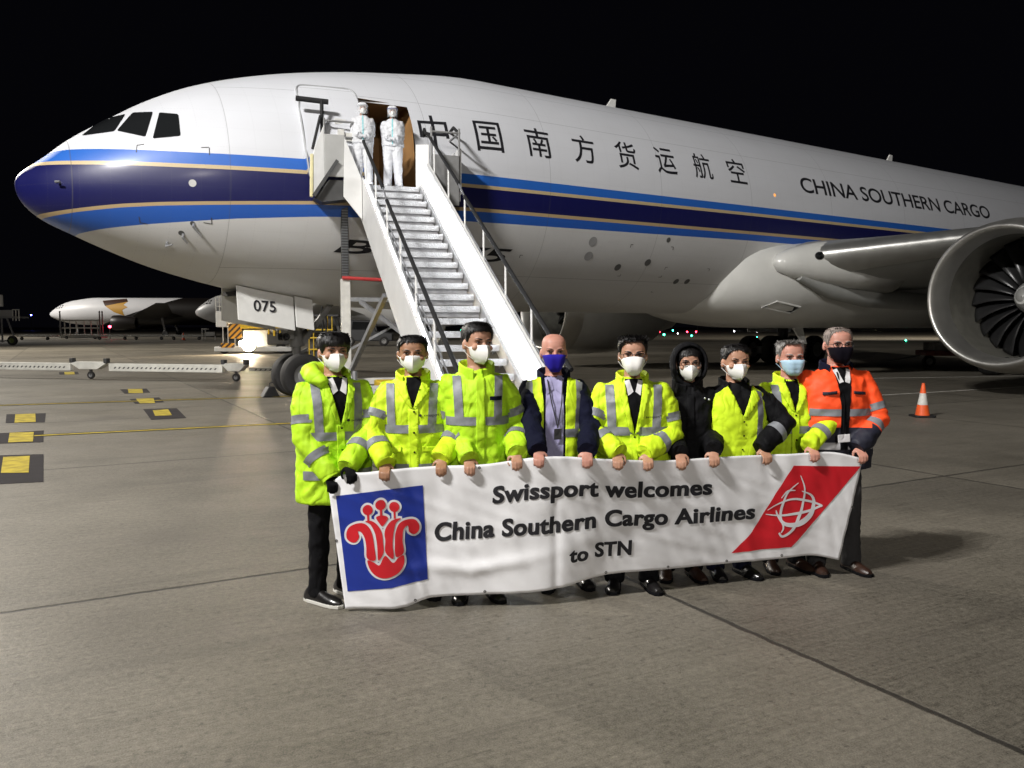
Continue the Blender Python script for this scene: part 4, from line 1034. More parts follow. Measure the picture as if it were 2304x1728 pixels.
def dotp(name, x, z, bvh, r, m, parent, off=.006):
    loc, nrm, i, d = bvh.ray_cast(Vector((x, .02, z)), Vector((0, -1, 0)), .5)
    if loc is None: return
    mb = MB(); mb.lathe([(.0005, -.002), (r, -.001), (r, -.003), (.0005, -.004)], (0, 0, 0), 'y', 10)
    o = mb.build(name, m, parent, True); o.location = loc+nrm*off
def folds(me, amp, seed, arms=None):
    bm = bmesh.new(); bm.from_mesh(me); bm.normal_update()
    for v in bm.verts:
        p = v.co
        a = noise.noise(Vector((p.x*7+seed, p.y*7, p.z*5)))*1.0
        b = 1-abs(noise.noise(Vector((p.x*9+p.z*4, p.y*9+seed, p.z*13-p.x*5))))*2
        c = noise.noise(Vector((p.x*24, p.y*24, p.z*30+seed)))*.35
        b2 = 1-abs(noise.noise(Vector((p.x*13-p.z*9, p.y*10+seed*2, p.z*8+p.x*4))))*2
        v.co += v.normal*amp*(a*.8+b*.55+b2*.4+c*.7)
    bm.to_mesh(me); bm.free()
def shoe(parent, at, yaw, m, sole=None, L=.28):
    T = Matrix.Translation(at) @ Matrix.Rotation(yaw, 4, 'Z')
    mb = MB(); rings = []
    for y, w_, h, z0 in ((.095, .028, .055, .02), (.07, .037, .085, .018), (.02, .038, .09, .018), (-.04, .043, .065, .016), (-.10, .048, .05, .016), (-.15, .042, .04, .016), (-.178, .022, .025, .018)):
        rings.append([T @ Vector((w_*math.cos(a), y*L/.28, z0+max(-.012, h*math.sin(a)) if math.sin(a) > 0 else z0+.012*math.sin(a))) for a in [2*math.pi*j/16 for j in range(16)]])
    mb.loft(rings); o = mb.build('shoe', m, parent, True)
    sm = MB(); outl = [(.0, .105), (.03, .095), (.042, .05), (.044, 0), (.05, -.08), (.05, -.13), (.032, -.178), (0, -.19), (-.032, -.178), (-.05, -.13), (-.05, -.08), (-.044, 0), (-.042, .05), (-.03, .095)]
    sm.prism([T @ Vector((x, y*L/.28, .001)) for x, y in outl], (0, 0, 0), (0, 0, .022)); sm.build('sole', sole or M['blackc'], o, bevel=.004)
    return o
# ------------------------------------------------------------------ one builder for every standing figure
def person(label, X, Y, Ht, yaw, hands, skin='a', head=(0, 0, 0), hsc=(1, 1, 1), hairs=None, msk=('kn95', 'mask'), jacket='hivis', hem=.70, wide=1.0, browm=None,
           trousers='charcoal', shoes=('leather', None), feet=((-.10, .0), (.10, .0)), collar=True, vopen=None, group=None, gloves=None, hint=None, lean=0, sleeve_end=1.16, hood_up=False, ppe=False, bodyseed=0, colm=None, toes=(R(-10), R(14)), slim=.92):
    P = empty('person', (X, Y, 0), yaw); tag(P, label, 'person', group)
    W2L = (Matrix.Translation((X, Y, 0)) @ Matrix.Rotation(yaw, 4, 'Z')).inverted()
    k = Ht/1.75; zs = 1.375*k; wsh = .172*k*wide
    off = Vector((lean, 0, 0))
    # arms
    arms = []
    for side, tgt in zip((-1, 1), hands):
        S = Vector((side*wsh, .01, zs))
        if tgt is None:
            E_ = S+Vector((-side*.01, .17, -.22*k)); Wp = E_+Vector((-side*.10, .08, -.22*k)); G = Wp+Vector((0, -.01, -.10))
            arms.append((S, E_, Wp, G, side, False)); continue
        if isinstance(tgt, tuple) and tgt[0] == 'local': G = Vector(tgt[1]); wt = G+Vector(tgt[2])
        else:
            G = W2L @ tgt; wt = G+Vector((side*.010, .050, .088))
        E_, Wp = ik(S, wt, .295*k, .265*k, Vector((side*.45, .9, -.2)) if hint is None else Vector((side*hint[0], hint[1], hint[2])))
        if (Wp-wt).length > .002: G = Wp+(G-wt)
        arms.append((S, E_, Wp, G, side, True))
    # head frame
    chin = 1.522*k
    T = Matrix.Translation((0+lean, -.012, chin)) @ Matrix.Rotation(head[2], 4, 'Z') @ Matrix.Rotation(head[0], 4, 'X') @ Matrix.Rotation(head[1], 4, 'Y') @ Matrix.Diagonal((1.13*hsc[0], 1.04*hsc[1], .96*hsc[2], 1))
    mb = MB()
    hm = MB(); head_shapes(hm); mb.add([T @ Vector(v) for v in hm.v], hm.f)
    mb.tube([(lean*.3, .022, 1.43*k), (lean*.6, .020, 1.49*k), T @ Vector((0, .025, .05))], [.066*k, .056*k, .055*k], 16)
    mb.loft([ring(0, .01, .82*k, .155*k, .105*k), ring(0, .01, 1.0*k, .145*k, .10*k), ring(0, .0, 1.2*k, .155*k, .105*k), ring(0, .0, 1.36*k, .165*k, .10*k), ring(0, .01, 1.44*k, .12*k, .075*k), ring(0, .015, 1.48*k, .06*k, .055*k)])
    for S, E_, Wp, G, side, held in arms:
        mb.tube([S+Vector((-side*.05, 0, 0)), S, S.lerp(E_, .5), E_, E_.lerp(Wp, .4), Wp], [.05*k, .055*k, .05*k, .042*k, .043*k, .028*k], 12)
        if not ppe: hand_shapes(mb, Wp, G, side, k)
        else: hand_shapes(mb, Wp, G, side, k)
    legs = []
    for side, (fx, fy) in zip((-1, 1), feet):
        hip = Vector((side*.088*k, .01, .86*k)); an = Vector((fx, fy+.04, .085)); kn = hip.lerp(an, .5)+Vector((0, -.02, 0))
        legs.append((hip, kn, an)); mb.tube([hip+Vector((0, 0, .04)), hip.lerp(kn, .5), kn, kn.lerp(an, .35), an, an+Vector((0, -.02, -.05))], [.085*k, .072*k, .055*k, .056*k, .038*k, .036*k], 12)
    me = remesh(mb, .0065, 2); sculpt_face(me, T)
    if gloves or ppe:
        me.materials.append(SK[skin]); me.materials.append(M['blackc'] if gloves else M['ppe'])
        idx = []
        for p in me.polygons:
            c = p.center; gl = any((c-(G.lerp(Wp, .5))).length < .18 and c.z < Wp.z+.05 for S, E_, Wp, G, side, held in arms); idx.append(1 if gl else 0)
        me.polygons.foreach_set('material_index', idx)
    else: me.materials.append(SK[skin])
    body = link('body', me, P, 'all')
    # trousers
    tm = MB()
    tm.loft([ring(0, .012, .78*k, .165*k, .12*k), ring(0, .012, .9*k, .17*k, .125*k), ring(0, .012, 1.02*k, .16*k, .115*k)])
    for hip, kn, an in legs:
        tm.tube([hip+Vector((0, .0, .03)), hip.lerp(kn, .5), kn, kn.lerp(an, .4), kn.lerp(an, .75), an+Vector((0, -.005, -.045))], [c_*k*slim for c_ in (.105, .095, .079, .076, .070, .071)], 16)
    tme = remesh(tm, .012, 3); folds(tme, .011, bodyseed+3.3)
    tme.materials.append(M['ppe'] if ppe else M[trousers]); link('trousers', tme, P, 'all')
    for side, (hip, kn, an), ya in zip((-1, 1), legs, toes):
        shoe(P, (an.x, an.y-.03, 0), ya, M['ppe'] if ppe else M[shoes[0]], M[shoes[1]] if shoes[1] else (M['ppe'] if ppe else None), .31 if shoes[1] else .28)
    # jacket
    jm = MB(); b = wide*k
    jm.loft([ring(0, .008, hem*k, .222*b, .155*k), ring(0, .006, (hem*.6+1.05*.4)*k, .222*b, .152*k), ring(0, .0, 1.08*k, .212*b, .15*k), ring(0, -.006, 1.22*k, .208*b, .146*k), ring(0, -.004, 1.31*k, .202*b, .135*k), ring(0, .004, 1.385*k, .178*b, .114*k), ring(0, .012, 1.43*k, .135*b, .095*k), ring(0, .018, 1.468*k, .090*k, .080*k)])
    tjm = MB(); tjm.v = list(jm.v); tjm.f = list(jm.f); tjm.m = list(jm.m)
    for S, E_, Wp, G, side, held in arms: tjm.ball(S+Vector((-side*.04, 0, 0)), .085*k, 8)
    tj = remesh(tjm, .011, 3); folds(tj, .0125, bodyseed); tb_ = bmesh.new(); tb_.from_mesh(tj); BVT = BVHTree.FromBMesh(tb_); bpy.data.meshes.remove(tj)
    for S, E_, Wp, G, side, held in arms:
        cu = E_.lerp(Wp, sleeve_end)
        jm.tube([S+Vector((-side*.08, 0, -.01)), S+Vector((-side*.01, 0, -.005)), S.lerp(E_, .3), S.lerp(E_, .7), E_, E_.lerp(cu, .35), E_.lerp(cu, .8), cu], [.07*k, .079*k, .080*k, .075*k, .073*k, .071*k, .066*k, .060*k], 20)
    jme = remesh(jm, .011, 3); folds(jme, .0125, bodyseed)
    jmat = M['ppe'] if ppe else M[jacket]
    jme.materials.append(jmat); J = link('jacket' if not ppe else 'protective_suit', jme, P, 'all')
    jbm = bmesh.new(); jbm.from_mesh(jme); BV = BVHTree.FromBMesh(jbm)
    for S, E_, Wp, G, side, held in arms:
        ax = (Wp-E_).normalized(); cu = E_.lerp(Wp, sleeve_end)
        MB().tube([cu-ax*.015, cu+ax*.006], [.060*k, .061*k], 18).build('cuff', jmat, J, True)
    # collar: a thick standing fold round the neck, open at the throat
    if collar and not ppe:
        cm = MB(); n = 40; gap = collar if isinstance(collar, float) else .55; hgt = .062
        for lay in (0,):
            rows = []
            for q, rr, zz_ in ((0, .092, 1.455), (.35, .090, 1.485), (.75, .096, 1.515), (1, .103, 1.527), (1.0, .112, 1.518), (.6, .114, 1.47), (.1, .112, 1.44)):
                row = []
                for j in range(n+1):
                    az = gap/2+(2*math.pi-gap)*j/n; drop = (.5+.5*math.cos(az))**2*.055*k; fl = (.5+.5*math.cos(az))**3
                    rr2 = (rr+.004*noise.noise(Vector((az*3, q*4, bodyseed))))*k
                    row.append(Vector((math.sin(az)*rr2*1.02+lean*.5, -math.cos(az)*rr2*.92+.012-fl*.01, zz_*k-drop)))
                rows.append(row)
            for i in range(len(rows)-1):
                for j in range(n): cm.add([rows[i][j], rows[i][j+1], rows[i+1][j+1], rows[i+1][j]], [(0, 1, 2, 3)])
        o = cm.build('collar', colm or jmat, J, 'all')
    P['_x'] = 0; del P['_x']
    return dict(P=P, J=J, BV=BVT, BVA=BV, T=T, k=k, arms=arms, body=body, jm=jmat, wide=wide)
def tapes(d, zb=1.12, xs=.115, sl=((0, .62), (1, .55)), vert=True, m='tape', w_=.052, horiz=True, zbot=None):
    k = d['k']; BV = d['BV']; J = d['J']; b = d['wide']*k; X0 = .205*b
    if horiz: front_patch('reflective_strip', [(-X0, zb*k-w_/2), (X0, zb*k-w_/2), (X0, zb*k+w_/2), (-X0, zb*k+w_/2)], BV, .0055, M[m], J, .013)
    if horiz: front_patch('reflective_strip', [(-X0, zb*k-w_/2), (X0, zb*k-w_/2), (X0, zb*k+w_/2), (-X0, zb*k+w_/2)], BV, .0055, M[m], J, .03, back=True)
    if zbot: front_patch('reflective_strip', [(-X0, zbot*k-w_/2), (X0, zbot*k-w_/2), (X0, zbot*k+w_/2), (-X0, zbot*k+w_/2)], BV, .0055, M[m], J, .013)
    if vert:
        for s in (-1, 1): front_patch('reflective_strip', [(s*xs*b-w_/2, zb*k+w_/2), (s*xs*b+w_/2, zb*k+w_/2), (s*(xs+.012)*b+w_/2, 1.43*k), (s*(xs+.012)*b-w_/2, 1.43*k)], BV, .0055, M[m], J, .013)
    for S, E_, Wp, G, side, held in d['arms']:
        for seg, q in sl:
            a, c = (S, E_) if seg == 0 else (E_, Wp)
            arm_tape('reflective_strip', a, c, q, w_, .10*k, d['BVA'], M[m], J)
def vneck(d, zv, m, wtop=.052, x0=0.0, name='sweater', coll=None):
    k = d['k']
    front_patch(name, [(x0, zv*k), (x0+wtop, 1.40*k), (x0+wtop*1.0, 1.47*k), (x0-wtop*1.0, 1.47*k), (x0-wtop, 1.40*k)], d['BV'], .006, M[m], d['J'], .012)
    if coll:
        for s in (-1, 1): front_patch('shirt_collar', [(x0+s*.006, 1.385*k), (x0+s*.040, 1.36*k), (x0+s*.058, 1.455*k), (x0+s*.03, 1.465*k)], d['BV'], .011, M[coll], d['J'], .012)
def placket(d, z0, z1, x=0.0, w_=.05, snaps=4, lapel=0.0):
    k = d['k']; front_patch('placket', [(x-w_/2, z0*k), (x+w_/2, z0*k), (x+w_/2, z1*k), (x-w_/2, z1*k)], d['BV'], .005, d['jm'], d['J'], .013, thick=.004)
    for i in range(snaps): dotp('snap_button', x+.004, (z0+.04+(z1-z0-.06)*i/max(1, snaps-1))*k, d['BV'], .0065, M['blackc'], d['J'], .011)
def lapels(d, zv, x0=0.0, wtop=.055):
    k = d['k']
    for s in (-1, 1):
        front_patch('lapel', [(x0+s*.002, zv*k), (x0+s*.030, (zv+.02)*k), (x0+s*.098, 1.385*k), (x0+s*.082, 1.44*k), (x0+s*wtop, 1.44*k)], d['BV'], .012, d['jm'], d['J'], .014, thick=.006)
def chest_text(d, x, z, body='swissport', size=.024):
    k = d['k']; bm = text_mesh(body, .004)
    bmesh.ops.triangulate(bm, faces=bm.faces)
    for v in bm.verts:
        p = Vector((x+v.co.x*size, 0, z*k+v.co.y*size)); loc, nrm, i, dd = d['BV'].ray_cast(Vector((p.x, .02, p.z)), Vector((0, -1, 0)), .5)
        v.co = loc+nrm*.0075 if loc is not None else p
    me = bpy.data.meshes.new('chest_lettering'); bm.to_mesh(me); bm.free(); me.materials.append(M['ink']); link('chest_lettering', me, d['J'])
    dotp('chest_emblem', x-.018, z*k+.008, d['BV'], .009, M['ink'], d['J'])
# hair lines
def hl(front, temple, side, back, fa=38):
    return lambda a, sa: float(np.interp(a, [0, fa, 58, 78, 95, 112, 150, 180], [front, front, temple, side, .125, .07, .03, .025]))
# ------------------------------------------------------------------ banner surface (needed for the hand positions)
BC = [  # px top x,y ; px bottom x,y ; depth top, depth bottom
 (738, 1092, 777, 1370, 4.87, 4.87), (765, 1071, 800, 1369, 4.86, 4.86), (830, 1062, 881, 1370, 4.84, 4.845), (971, 1049, 976, 1343, 4.90, 4.92), (1079, 1045, 1080, 1338, 4.91, 4.93), (1240, 1027, 1240, 1327, 4.93, 4.96), (1372, 1033, 1363, 1293, 5.02, 5.10),
 (1493, 1036, 1490, 1281, 5.16, 5.22), (1602, 1029, 1600, 1271, 5.28, 5.34), (1782, 1021, 1750, 1257, 5.42, 5.47), (1880, 1018, 1833, 1250, 5.47, 5.53), (1942, 1032, 1887, 1260, 5.50, 5.56)]
BU = np.array([0, .025, .08, .195, .285, .415, .525, .625, .715, .865, .945, 1.0])
BTAB = []
def bcol(u):
    if not BTAB:
        for q in range(1201): BTAB.append([float(pchip2(BU, [c[i] for c in BC], q/1200)) for i in range(6)])
    x = min(1, max(0, u))*1200; i = min(1199, int(x)); f = x-i; a, b = BTAB[i], BTAB[i+1]
    return [a[j]+(b[j]-a[j])*f for j in range(6)]
def pchip2(xk, yk, x):
    xk = np.array(xk, float); yk = np.array(yk, float); h = np.diff(xk); d = np.diff(yk)/h; m = np.zeros(len(xk))
    for i in range(1, len(xk)-1): m[i] = (d[i-1]*h[i]+d[i]*h[i-1])/(h[i-1]+h[i])
    m[0], m[-1] = d[0], d[-1]
    i = int(np.clip(np.searchsorted(xk, x)-1, 0, len(xk)-2)); t = (x-xk[i])/h[i]
    return yk[i]*(2*t**3-3*t**2+1)+h[i]*m[i]*(t**3-2*t**2+t)+yk[i+1]*(-2*t**3+3*t**2)+h[i]*m[i+1]*(t**3-t**2)
HANDU = []
def bsurf(u, v, off=0.0):
    """u along, v 0 bottom .. 1 top"""
    def base(u, v):
        c = bcol(min(1, max(0, u))); p = dp(c[2], c[3], c[5]).lerp(dp(c[0], c[1], c[4]), v)
        n = noise.noise
        # hanging folds from the hands, creases and a soft belly
        f = .010*n(Vector((u*26, v*1.2, 1.0)))*(.35+.65*v)+.006*n(Vector((u*55+v*6, v*2.5, 5.0)))+.007*n(Vector((u*9-v*2.0, v*3.2, 9.0)))
        f += .007*(1-abs(n(Vector((u*16+v*7, v*4, 3.3))))*2)*.6
        f += -.018*math.exp(-((u-.425)/.008)**2)*(1-v*.4)*(.6 if v < .7 else .2)
        f += .02*math.exp(-((v-.20-.12*abs(u-.27)*4)/.05)**2)*math.exp(-((u-.27)/.12)**2)
        return p+Vector((.18, -1, .05)).normalized()*f
    p = base(u, v)
    if off:
        e = 2e-3; a = base(min(1, u+e), v)-base(max(0, u-e), v); b = base(u, min(1, v+e))-base(u, max(0, v-e)); n_ = a.cross(b).normalized()
        if n_.y > 0: n_ = -n_
        p = p+n_*off
    return p
def buv(px, py):
    lo, hi = 0.0, 1.0
    u = .5; v = .5
    for _ in range(30):
        c = bcol(u); v = (py-c[3])/(c[1]-c[3]); xx = c[2]+(c[0]-c[2])*v
        d = (px-xx)/1180; u = min(1, max(0, u+d))
        if abs(d) < 1e-5: break
    return u, v
def btop(px):
    lo, hi = 0., 1.
    for _ in range(40):
        m = (lo+hi)/2
        if bcol(m)[0] < px: lo = m
        else: hi = m
    return bsurf(lo, 1.0)
def hp(px, dz=-.030):
    return btop(px)+Vector((0, .004, dz))
GR = 'people lined up behind the welcome banner'
def at(px, Y): return (px-1152)/CF*Y*math.cos(CP)
# 1
def fac(*a): pass
Y1 = 5.10
d = person('man with black fringe and black gloves in a long lime hi-vis coat, left end', at(748, Y1), Y1, 1.70, R(24), (hp(745), hp(788)), 'a', (R(-2), R(2), R(2)),
           jacket='hivis2', hem=.66, wide=1.10, shoes=('leather', 'sole'), feet=((-.12, -.04), (.08, .06)), gloves=True, slim=.78, toes=(R(34), R(26)), bodyseed=1.1, group=GR, collar=1.5, hint=(.9, .5, 0))
hair(d['body'], d['T'], hl(.138, .115, .085, .03, 52), .020, M['hairblack'], .004, seed=1); eyes(d['body'], d['T'], M['hairblack'], .8, -.002); mask(d['body'], d['T'], 'kn95', M['mask'])
tapes(d, 1.10, .11); front_patch('reflective_strip', [(-.215*d['k'], .80), (.215*d['k'], .80), (.215*d['k'], .855), (-.215*d['k'], .855)], d['BV'], .006, M['tape'], d['J'], .013)
vneck(d, 1.17, 'blackc', .062, .01, 'sweater', 'shirtw'); lapels(d, 1.17, .01, .065); placket(d, .70, 1.17, .01, .05, 4); chest_text(d, .075, 1.19)
hm = MB(); 
rows = []
for i, (rr, zz_, t) in enumerate(((.105, 1.415, .03), (.125, 1.455, .045), (.135, 1.47, .042), (.12, 1.44, .03))): pass
hd = MB(); hd.tube([(-.075, -.105, 1.385), (-.125, -.055, 1.43), (-.14, .03, 1.455), (-.09, .10, 1.46), (0, .125, 1.46), (.09, .09, 1.45)], [.030, .046, .054, .054, .05, .03], 14)
hme = remesh(hd, .010, 2); folds(hme, .010, 7.7); hme.materials.append(d['jm']); link('folded_hood', hme, d['J'], 'all')
for s in (-1, 1): front_patch('pocket_flap', [(.01+s*.06, .93), (.01+s*.165, .92), (.01+s*.165, .965), (.01+s*.06, .975)], d['BV'], .009, d['jm'], d['J'], .013, thick=.005)
# 2
Y2 = 5.20
d = person('man with short black hair in yellow hi-vis jacket, second from the left end', at(928, Y2), Y2, 1.69, R(3), (hp(866), hp(993)), 'b', (R(0), 0, R(4)),
           hsc=(1.04, 1, .97), hem=.80, wide=1.04, bodyseed=2.7, group=GR, collar=1.1, hint=(.75, .65, 0))
hair(d['body'], d['T'], hl(.182, .156, .10, .04, 34), .012, M['hairblack'], .003, seed=2); eyes(d['body'], d['T'], M['hairblack']); mask(d['body'], d['T'], 'kn95', M['mask'])
tapes(d, 1.14, .125); tapes(d, .885, .1, sl=(), vert=False); vneck(d, 1.27, 'blackc', .045, .01); lapels(d, 1.27, .01, .05); placket(d, .82, 1.27, .012, .06, 4); chest_text(d, .075, 1.22)
for s in (-1, 1): front_patch('pocket_flap', [(s*.065, .955), (s*.165, .945), (s*.165, .985), (s*.065, .995)], d['BV'], .009, d['jm'], d['J'], .013, thick=.005)
# 3
Y3 = 5.14
d = person('tallest black haired man in lime hi-vis jacket zipped to the collar, looking aside', at(1072, Y3), Y3, 1.755, R(7), (hp(1056), hp(1162)), 'a', (R(-2), R(3), R(22)),
           jacket='hivis2', hsc=(.98, 1.02, 1.05), hem=.80, wide=.95, bodyseed=4.2, group=GR, collar=.5, hint=(.2, 1, 0))
hair(d['body'], d['T'], hl(.180, .160, .10, .04, 36), .016, M['hairblack'], .003, flat=-.006, seed=3); eyes(d['body'], d['T'], M['hairblack']); mask(d['body'], d['T'], 'kn95', M['mask'])
tapes(d, 1.155, .125); placket(d, .82, 1.42, .012, .055, 0); front_patch('chest_badge', [(.07, 1.285), (.145, 1.285), (.145, 1.31), (.07, 1.31)], d['BV'], .0075, M['navy'], d['J'], .01)
# 4
Y4 = 5.38
d = person('bald man in dark suit and open hi-vis vest with a royal blue mask', at(1246, Y4), Y4, 1.685, R(0), (hp(1212), hp(1320)), 'c', (R(0), 0, R(3)), (.95, 1, 1.04), None,
           jacket='navy', hem=.74, wide=1.0, trousers='navy', bodyseed=5.5, group=GR, collar=1.4, hint=(.35, 1, 0), feet=((-.02, -.03), (.2, .02)))
eyes(d['body'], d['T'], mat('fair_eyebrow', (.20, .10, .07), .7)); mask(d['body'], d['T'], 'cloth', M['maskroyal'])
k = d['k']; BV, J = d['BV'], d['J']
front_patch('shirt', [(-.055, .93*k), (.055, .93*k), (.06, 1.2*k), (.052, 1.47*k), (-.052, 1.47*k), (-.06, 1.2*k)], BV, .006, M['shirtl'], J, .014)
for s in (-1, 1): front_patch('shirt_collar', [(s*.004, 1.385*k), (s*.05, 1.35*k), (s*.062, 1.455*k), (s*.03, 1.47*k)], BV, .012, M['shirtl'], J, .012)
vs_ = MB()
for s in (-1, 1):
    v = front_patch('vest_panel', [(s*.068, .90*k), (s*.19, .90*k), (s*.195, 1.2*k), (s*.165, 1.43*k), (s*.085, 1.455*k), (s*.07, 1.3*k)], BV, .012, M['hivis'], J, .014, thick=.006)
    front_patch('reflective_strip', [(s*.068, 1.065*k), (s*.192, 1.065*k), (s*.192, 1.12*k), (s*.068, 1.12*k)], BV, .021, M['tape'], v, .013)
    front_patch('reflective_strip', [(s*.128, 1.12*k), (s*.176, 1.12*k), (s*.176, 1.42*k), (s*.14, 1.44*k)], BV, .021, M['tape'], v, .013)
front_patch('vest_back', [(-.19, .90*k), (.19, .90*k), (.195, 1.2*k), (.165, 1.43*k), (-.165, 1.43*k), (-.195, 1.2*k)], BV, .012, M['hivis'], J, .03, back=True)
front_patch('pocket_flap', [(-.15, 1.20*k), (-.082, 1.20*k), (-.082, 1.245*k), (-.15, 1.245*k)], BV, .022, M['hivis'], J, .013, thick=.004)
MB().tube([(-.045, -.10, 1.45*k), (-.02, -.165, 1.30*k), (.02, -.175, 1.13*k)], .004, 6).build('lanyard', M['greytr'], P if False else d['P'], True)
MB().tube([(.055, -.10, 1.45*k), (.045, -.165, 1.30*k), (.02, -.175, 1.13*k)], .004, 6).build('lanyard', M['greytr'], d['P'], True)
MB().box((.02, -.178, 1.09*k), (.05, .006, .07), Matrix.Rotation(R(10), 3, 'Z')).build('pass_holder', M['greytr'], d['P'], bevel=.003)
# 5
Y5 = 5.36
d = person('black haired man with glasses and broad hi-vis yellow jacket open at the neck', at(1424, Y5), Y5, 1.665, R(-2), (hp(1389), hp(1457)), 'a', (R(0), 0, R(-2)),
           hsc=(1.0, 1, 1.03), hem=.78, wide=1.20, bodyseed=6.9, group=GR, collar=1.5, hint=(.8, .6, 0), feet=((-.11, -.04), (.12, -.04)))
hair(d['body'], d['T'], hl(.190, .160, .10, .04, 36), .014, M['hairblack'], .005, seed=5, spiky=.012); eyes(d['body'], d['T'], M['hairblack']); mask(d['body'], d['T'], 'fish', M['mask'])
glasses(d['body'], d['T'], M['ink']); tapes(d, 1.12, .125, w_=.055); vneck(d, 1.10, 'blackc', .055, .0, 'sweater', 'shirtw'); lapels(d, 1.10, 0, .06); placket(d, .80, 1.10, 0, .055, 2); chest_text(d, .07, 1.21)
for s in (-1, 1): front_patch('pocket_flap', [(s*.07, .93), (s*.18, .92), (s*.18, .96), (s*.07, .97)], d['BV'], .009, d['jm'], d['J'], .013, thick=.005)
# 6
Y6 = 5.58
d = person('person in black hooded parka with hood up, glasses and white mask', at(1549, Y6), Y6, 1.60, R(-3), (hp(1531), hp(1605)), 'a', (R(0), 0, R(2)),
           jacket='blackp', hsc=(.95, .97, .96), hem=.62, wide=.92, bodyseed=8.1, group=GR, collar=.5, hint=(.2, 1, 0), feet=((-.13, -.02), (.06, -.02)), shoes=('brownle', None))
T = d['T']; eyes(d['body'], T, M['hairblack']); mask(d['body'], T, 'kn95', M['mask']); glasses(d['body'], T, M['ink'])
hair(d['body'], T, lambda a, s: float(np.interp(a, [0, 35, 60, 90, 180], [.165, .155, .10, .05, .0])), .008, M['hairblack'], .002, seed=6)
mb = MB(); rows = []
for i, (dy, sc, zc_) in enumerate(((-.072, .92, .002), (-.082, 1.06, 0), (-.06, 1.18, 0), (0, 1.22, 0), (.06, 1.12, 0), (.11, .8, -.01), (.135, .3, -.03))):
    row = []
    for j in range(36):
        a = 2*math.pi*j/36; rx, rz = .098*sc, (.125 if math.sin(a) > 0 else .165)*sc
        row.append(T @ Vector((rx*math.cos(a), dy+.01*math.sin(a)+(0.03 if math.sin(a) < -.5 else 0), .115+zc_+rz*math.sin(a)+.004*noise.noise(Vector((a*4, i, 0))))))
    rows.append(row)
mb.loft(rows, False); o = mb.build('hood', M['blackp'], d['J'], 'all'); sd = o.modifiers.new('s', 'SOLIDIFY'); sd.thickness = .012
for s in (-1, 1):
    for i in range(4): MB().ball((s*(.10+.03*(i % 2)), -.105+.01*i, (1.375-.02*(i//2)-.01*i)*d['k']), .008, 6).build('stud', M['alu'], d['J'], True)
placket(d, .64, 1.40, 0, .05, 0)
# 7
Y7 = 5.60
d = person('man with receding black hair in black sleeved jacket under yellow hi-vis front and white mask', at(1655, Y7), Y7, 1.605, R(8), (None, hp(1722)), 'd', (R(0), 0, R(-3)),
           jacket='blackp', hem=.80, wide=1.06, bodyseed=9.4, group=GR, collar=1.5, hint=(1.0, .0, .15), trousers='navy')
hair(d['body'], d['T'], lambda a, s: float(np.interp(a, [0, 30, 50, 70, 95, 112, 150, 180], [.196, .19 if s < 0 else .165, .165, .12, .115, .07, .03, .025])), .013, M['hairblack'], .004, seed=8); eyes(d['body'], d['T'], M['hairblack']); mask(d['body'], d['T'], 'kn95', M['mask'])
k = d['k']; BV, J = d['BV'], d['J']
for s in (-1, 1):
    pass
front_patch('vest_panel', [(-.195, .90*k), (.195, .90*k), (.20, 1.2*k), (.17, 1.40*k), (.095, 1.45*k), (.0, 1.235*k), (-.075, 1.45*k), (-.165, 1.40*k), (-.20, 1.2*k)], BV, .009, M['hivis'], J, .015, thick=.006)
front_patch('vest_back', [(-.195, .90*k), (.195, .90*k), (.20, 1.2*k), (.17, 1.42*k), (-.17, 1.42*k), (-.20, 1.2*k)], BV, .009, M['hivis'], J, .03, back=True)
front_patch('reflective_strip', [(-.195, .885*k), (.195, .885*k), (.195, .94*k), (-.195, .94*k)], BV, .018, M['tape'], J, .013)
front_patch('reflective_strip', [(.095, .94*k), (.14, .94*k), (.155, 1.41*k), (.11, 1.42*k)], BV, .018, M['tape'], J, .013)
S, E_, Wp, G, side, held = d['arms'][1]; arm_tape('reflective_strip', E_, Wp, .42, .05, .1, d['BVA'], M['tape'], J)
for z in (.99, 1.1, 1.2): dotp('snap_button', 0.0, z*k, BV, .006, M['blackc'], J, .018)
lap = [(.0, 1.235*k), (.03, 1.23*k), (.12, 1.36*k), (.10, 1.45*k)]
front_patch('lapel', lap, BV, .020, M['hivis'], J, .014, thick=.005)
# 9 before 8 so that 8 stands in front
Y9 = 5.72
M['orangehv'] = None
def orange_mat(z0):
    m = bpy.data.materials.new('orange_and_navy_fabric'); m.use_nodes = True; t = m.node_tree; b = t.nodes['Principled BSDF']
    a = t.nodes.new('ShaderNodeAttribute'); a.attribute_name = 'zone'
    tc = t.nodes.new('ShaderNodeTexCoord'); n = t.nodes.new('ShaderNodeTexNoise'); n.inputs['Scale'].default_value = 24; n.inputs['Detail'].default_value = 5; t.links.new(tc.outputs['Object'], n.inputs['Vector'])
    c = mixcol(t, mathn(t, 'GREATER_THAN', a.outputs['Fac'], 0), (.010, .011, .024), (1.0, .085, .012)); t.links.new(c, b.inputs['Base Color']); b.inputs['Roughness'].default_value = .65
    bp = t.nodes.new('ShaderNodeBump'); bp.inputs['Strength'].default_value = .25; bp.inputs['Distance'].default_value = .012; t.links.new(n.outputs[0], bp.inputs['Height']); t.links.new(bp.outputs[0], b.inputs['Normal'])
    return m
M['orangehv'] = orange_mat(1.07)
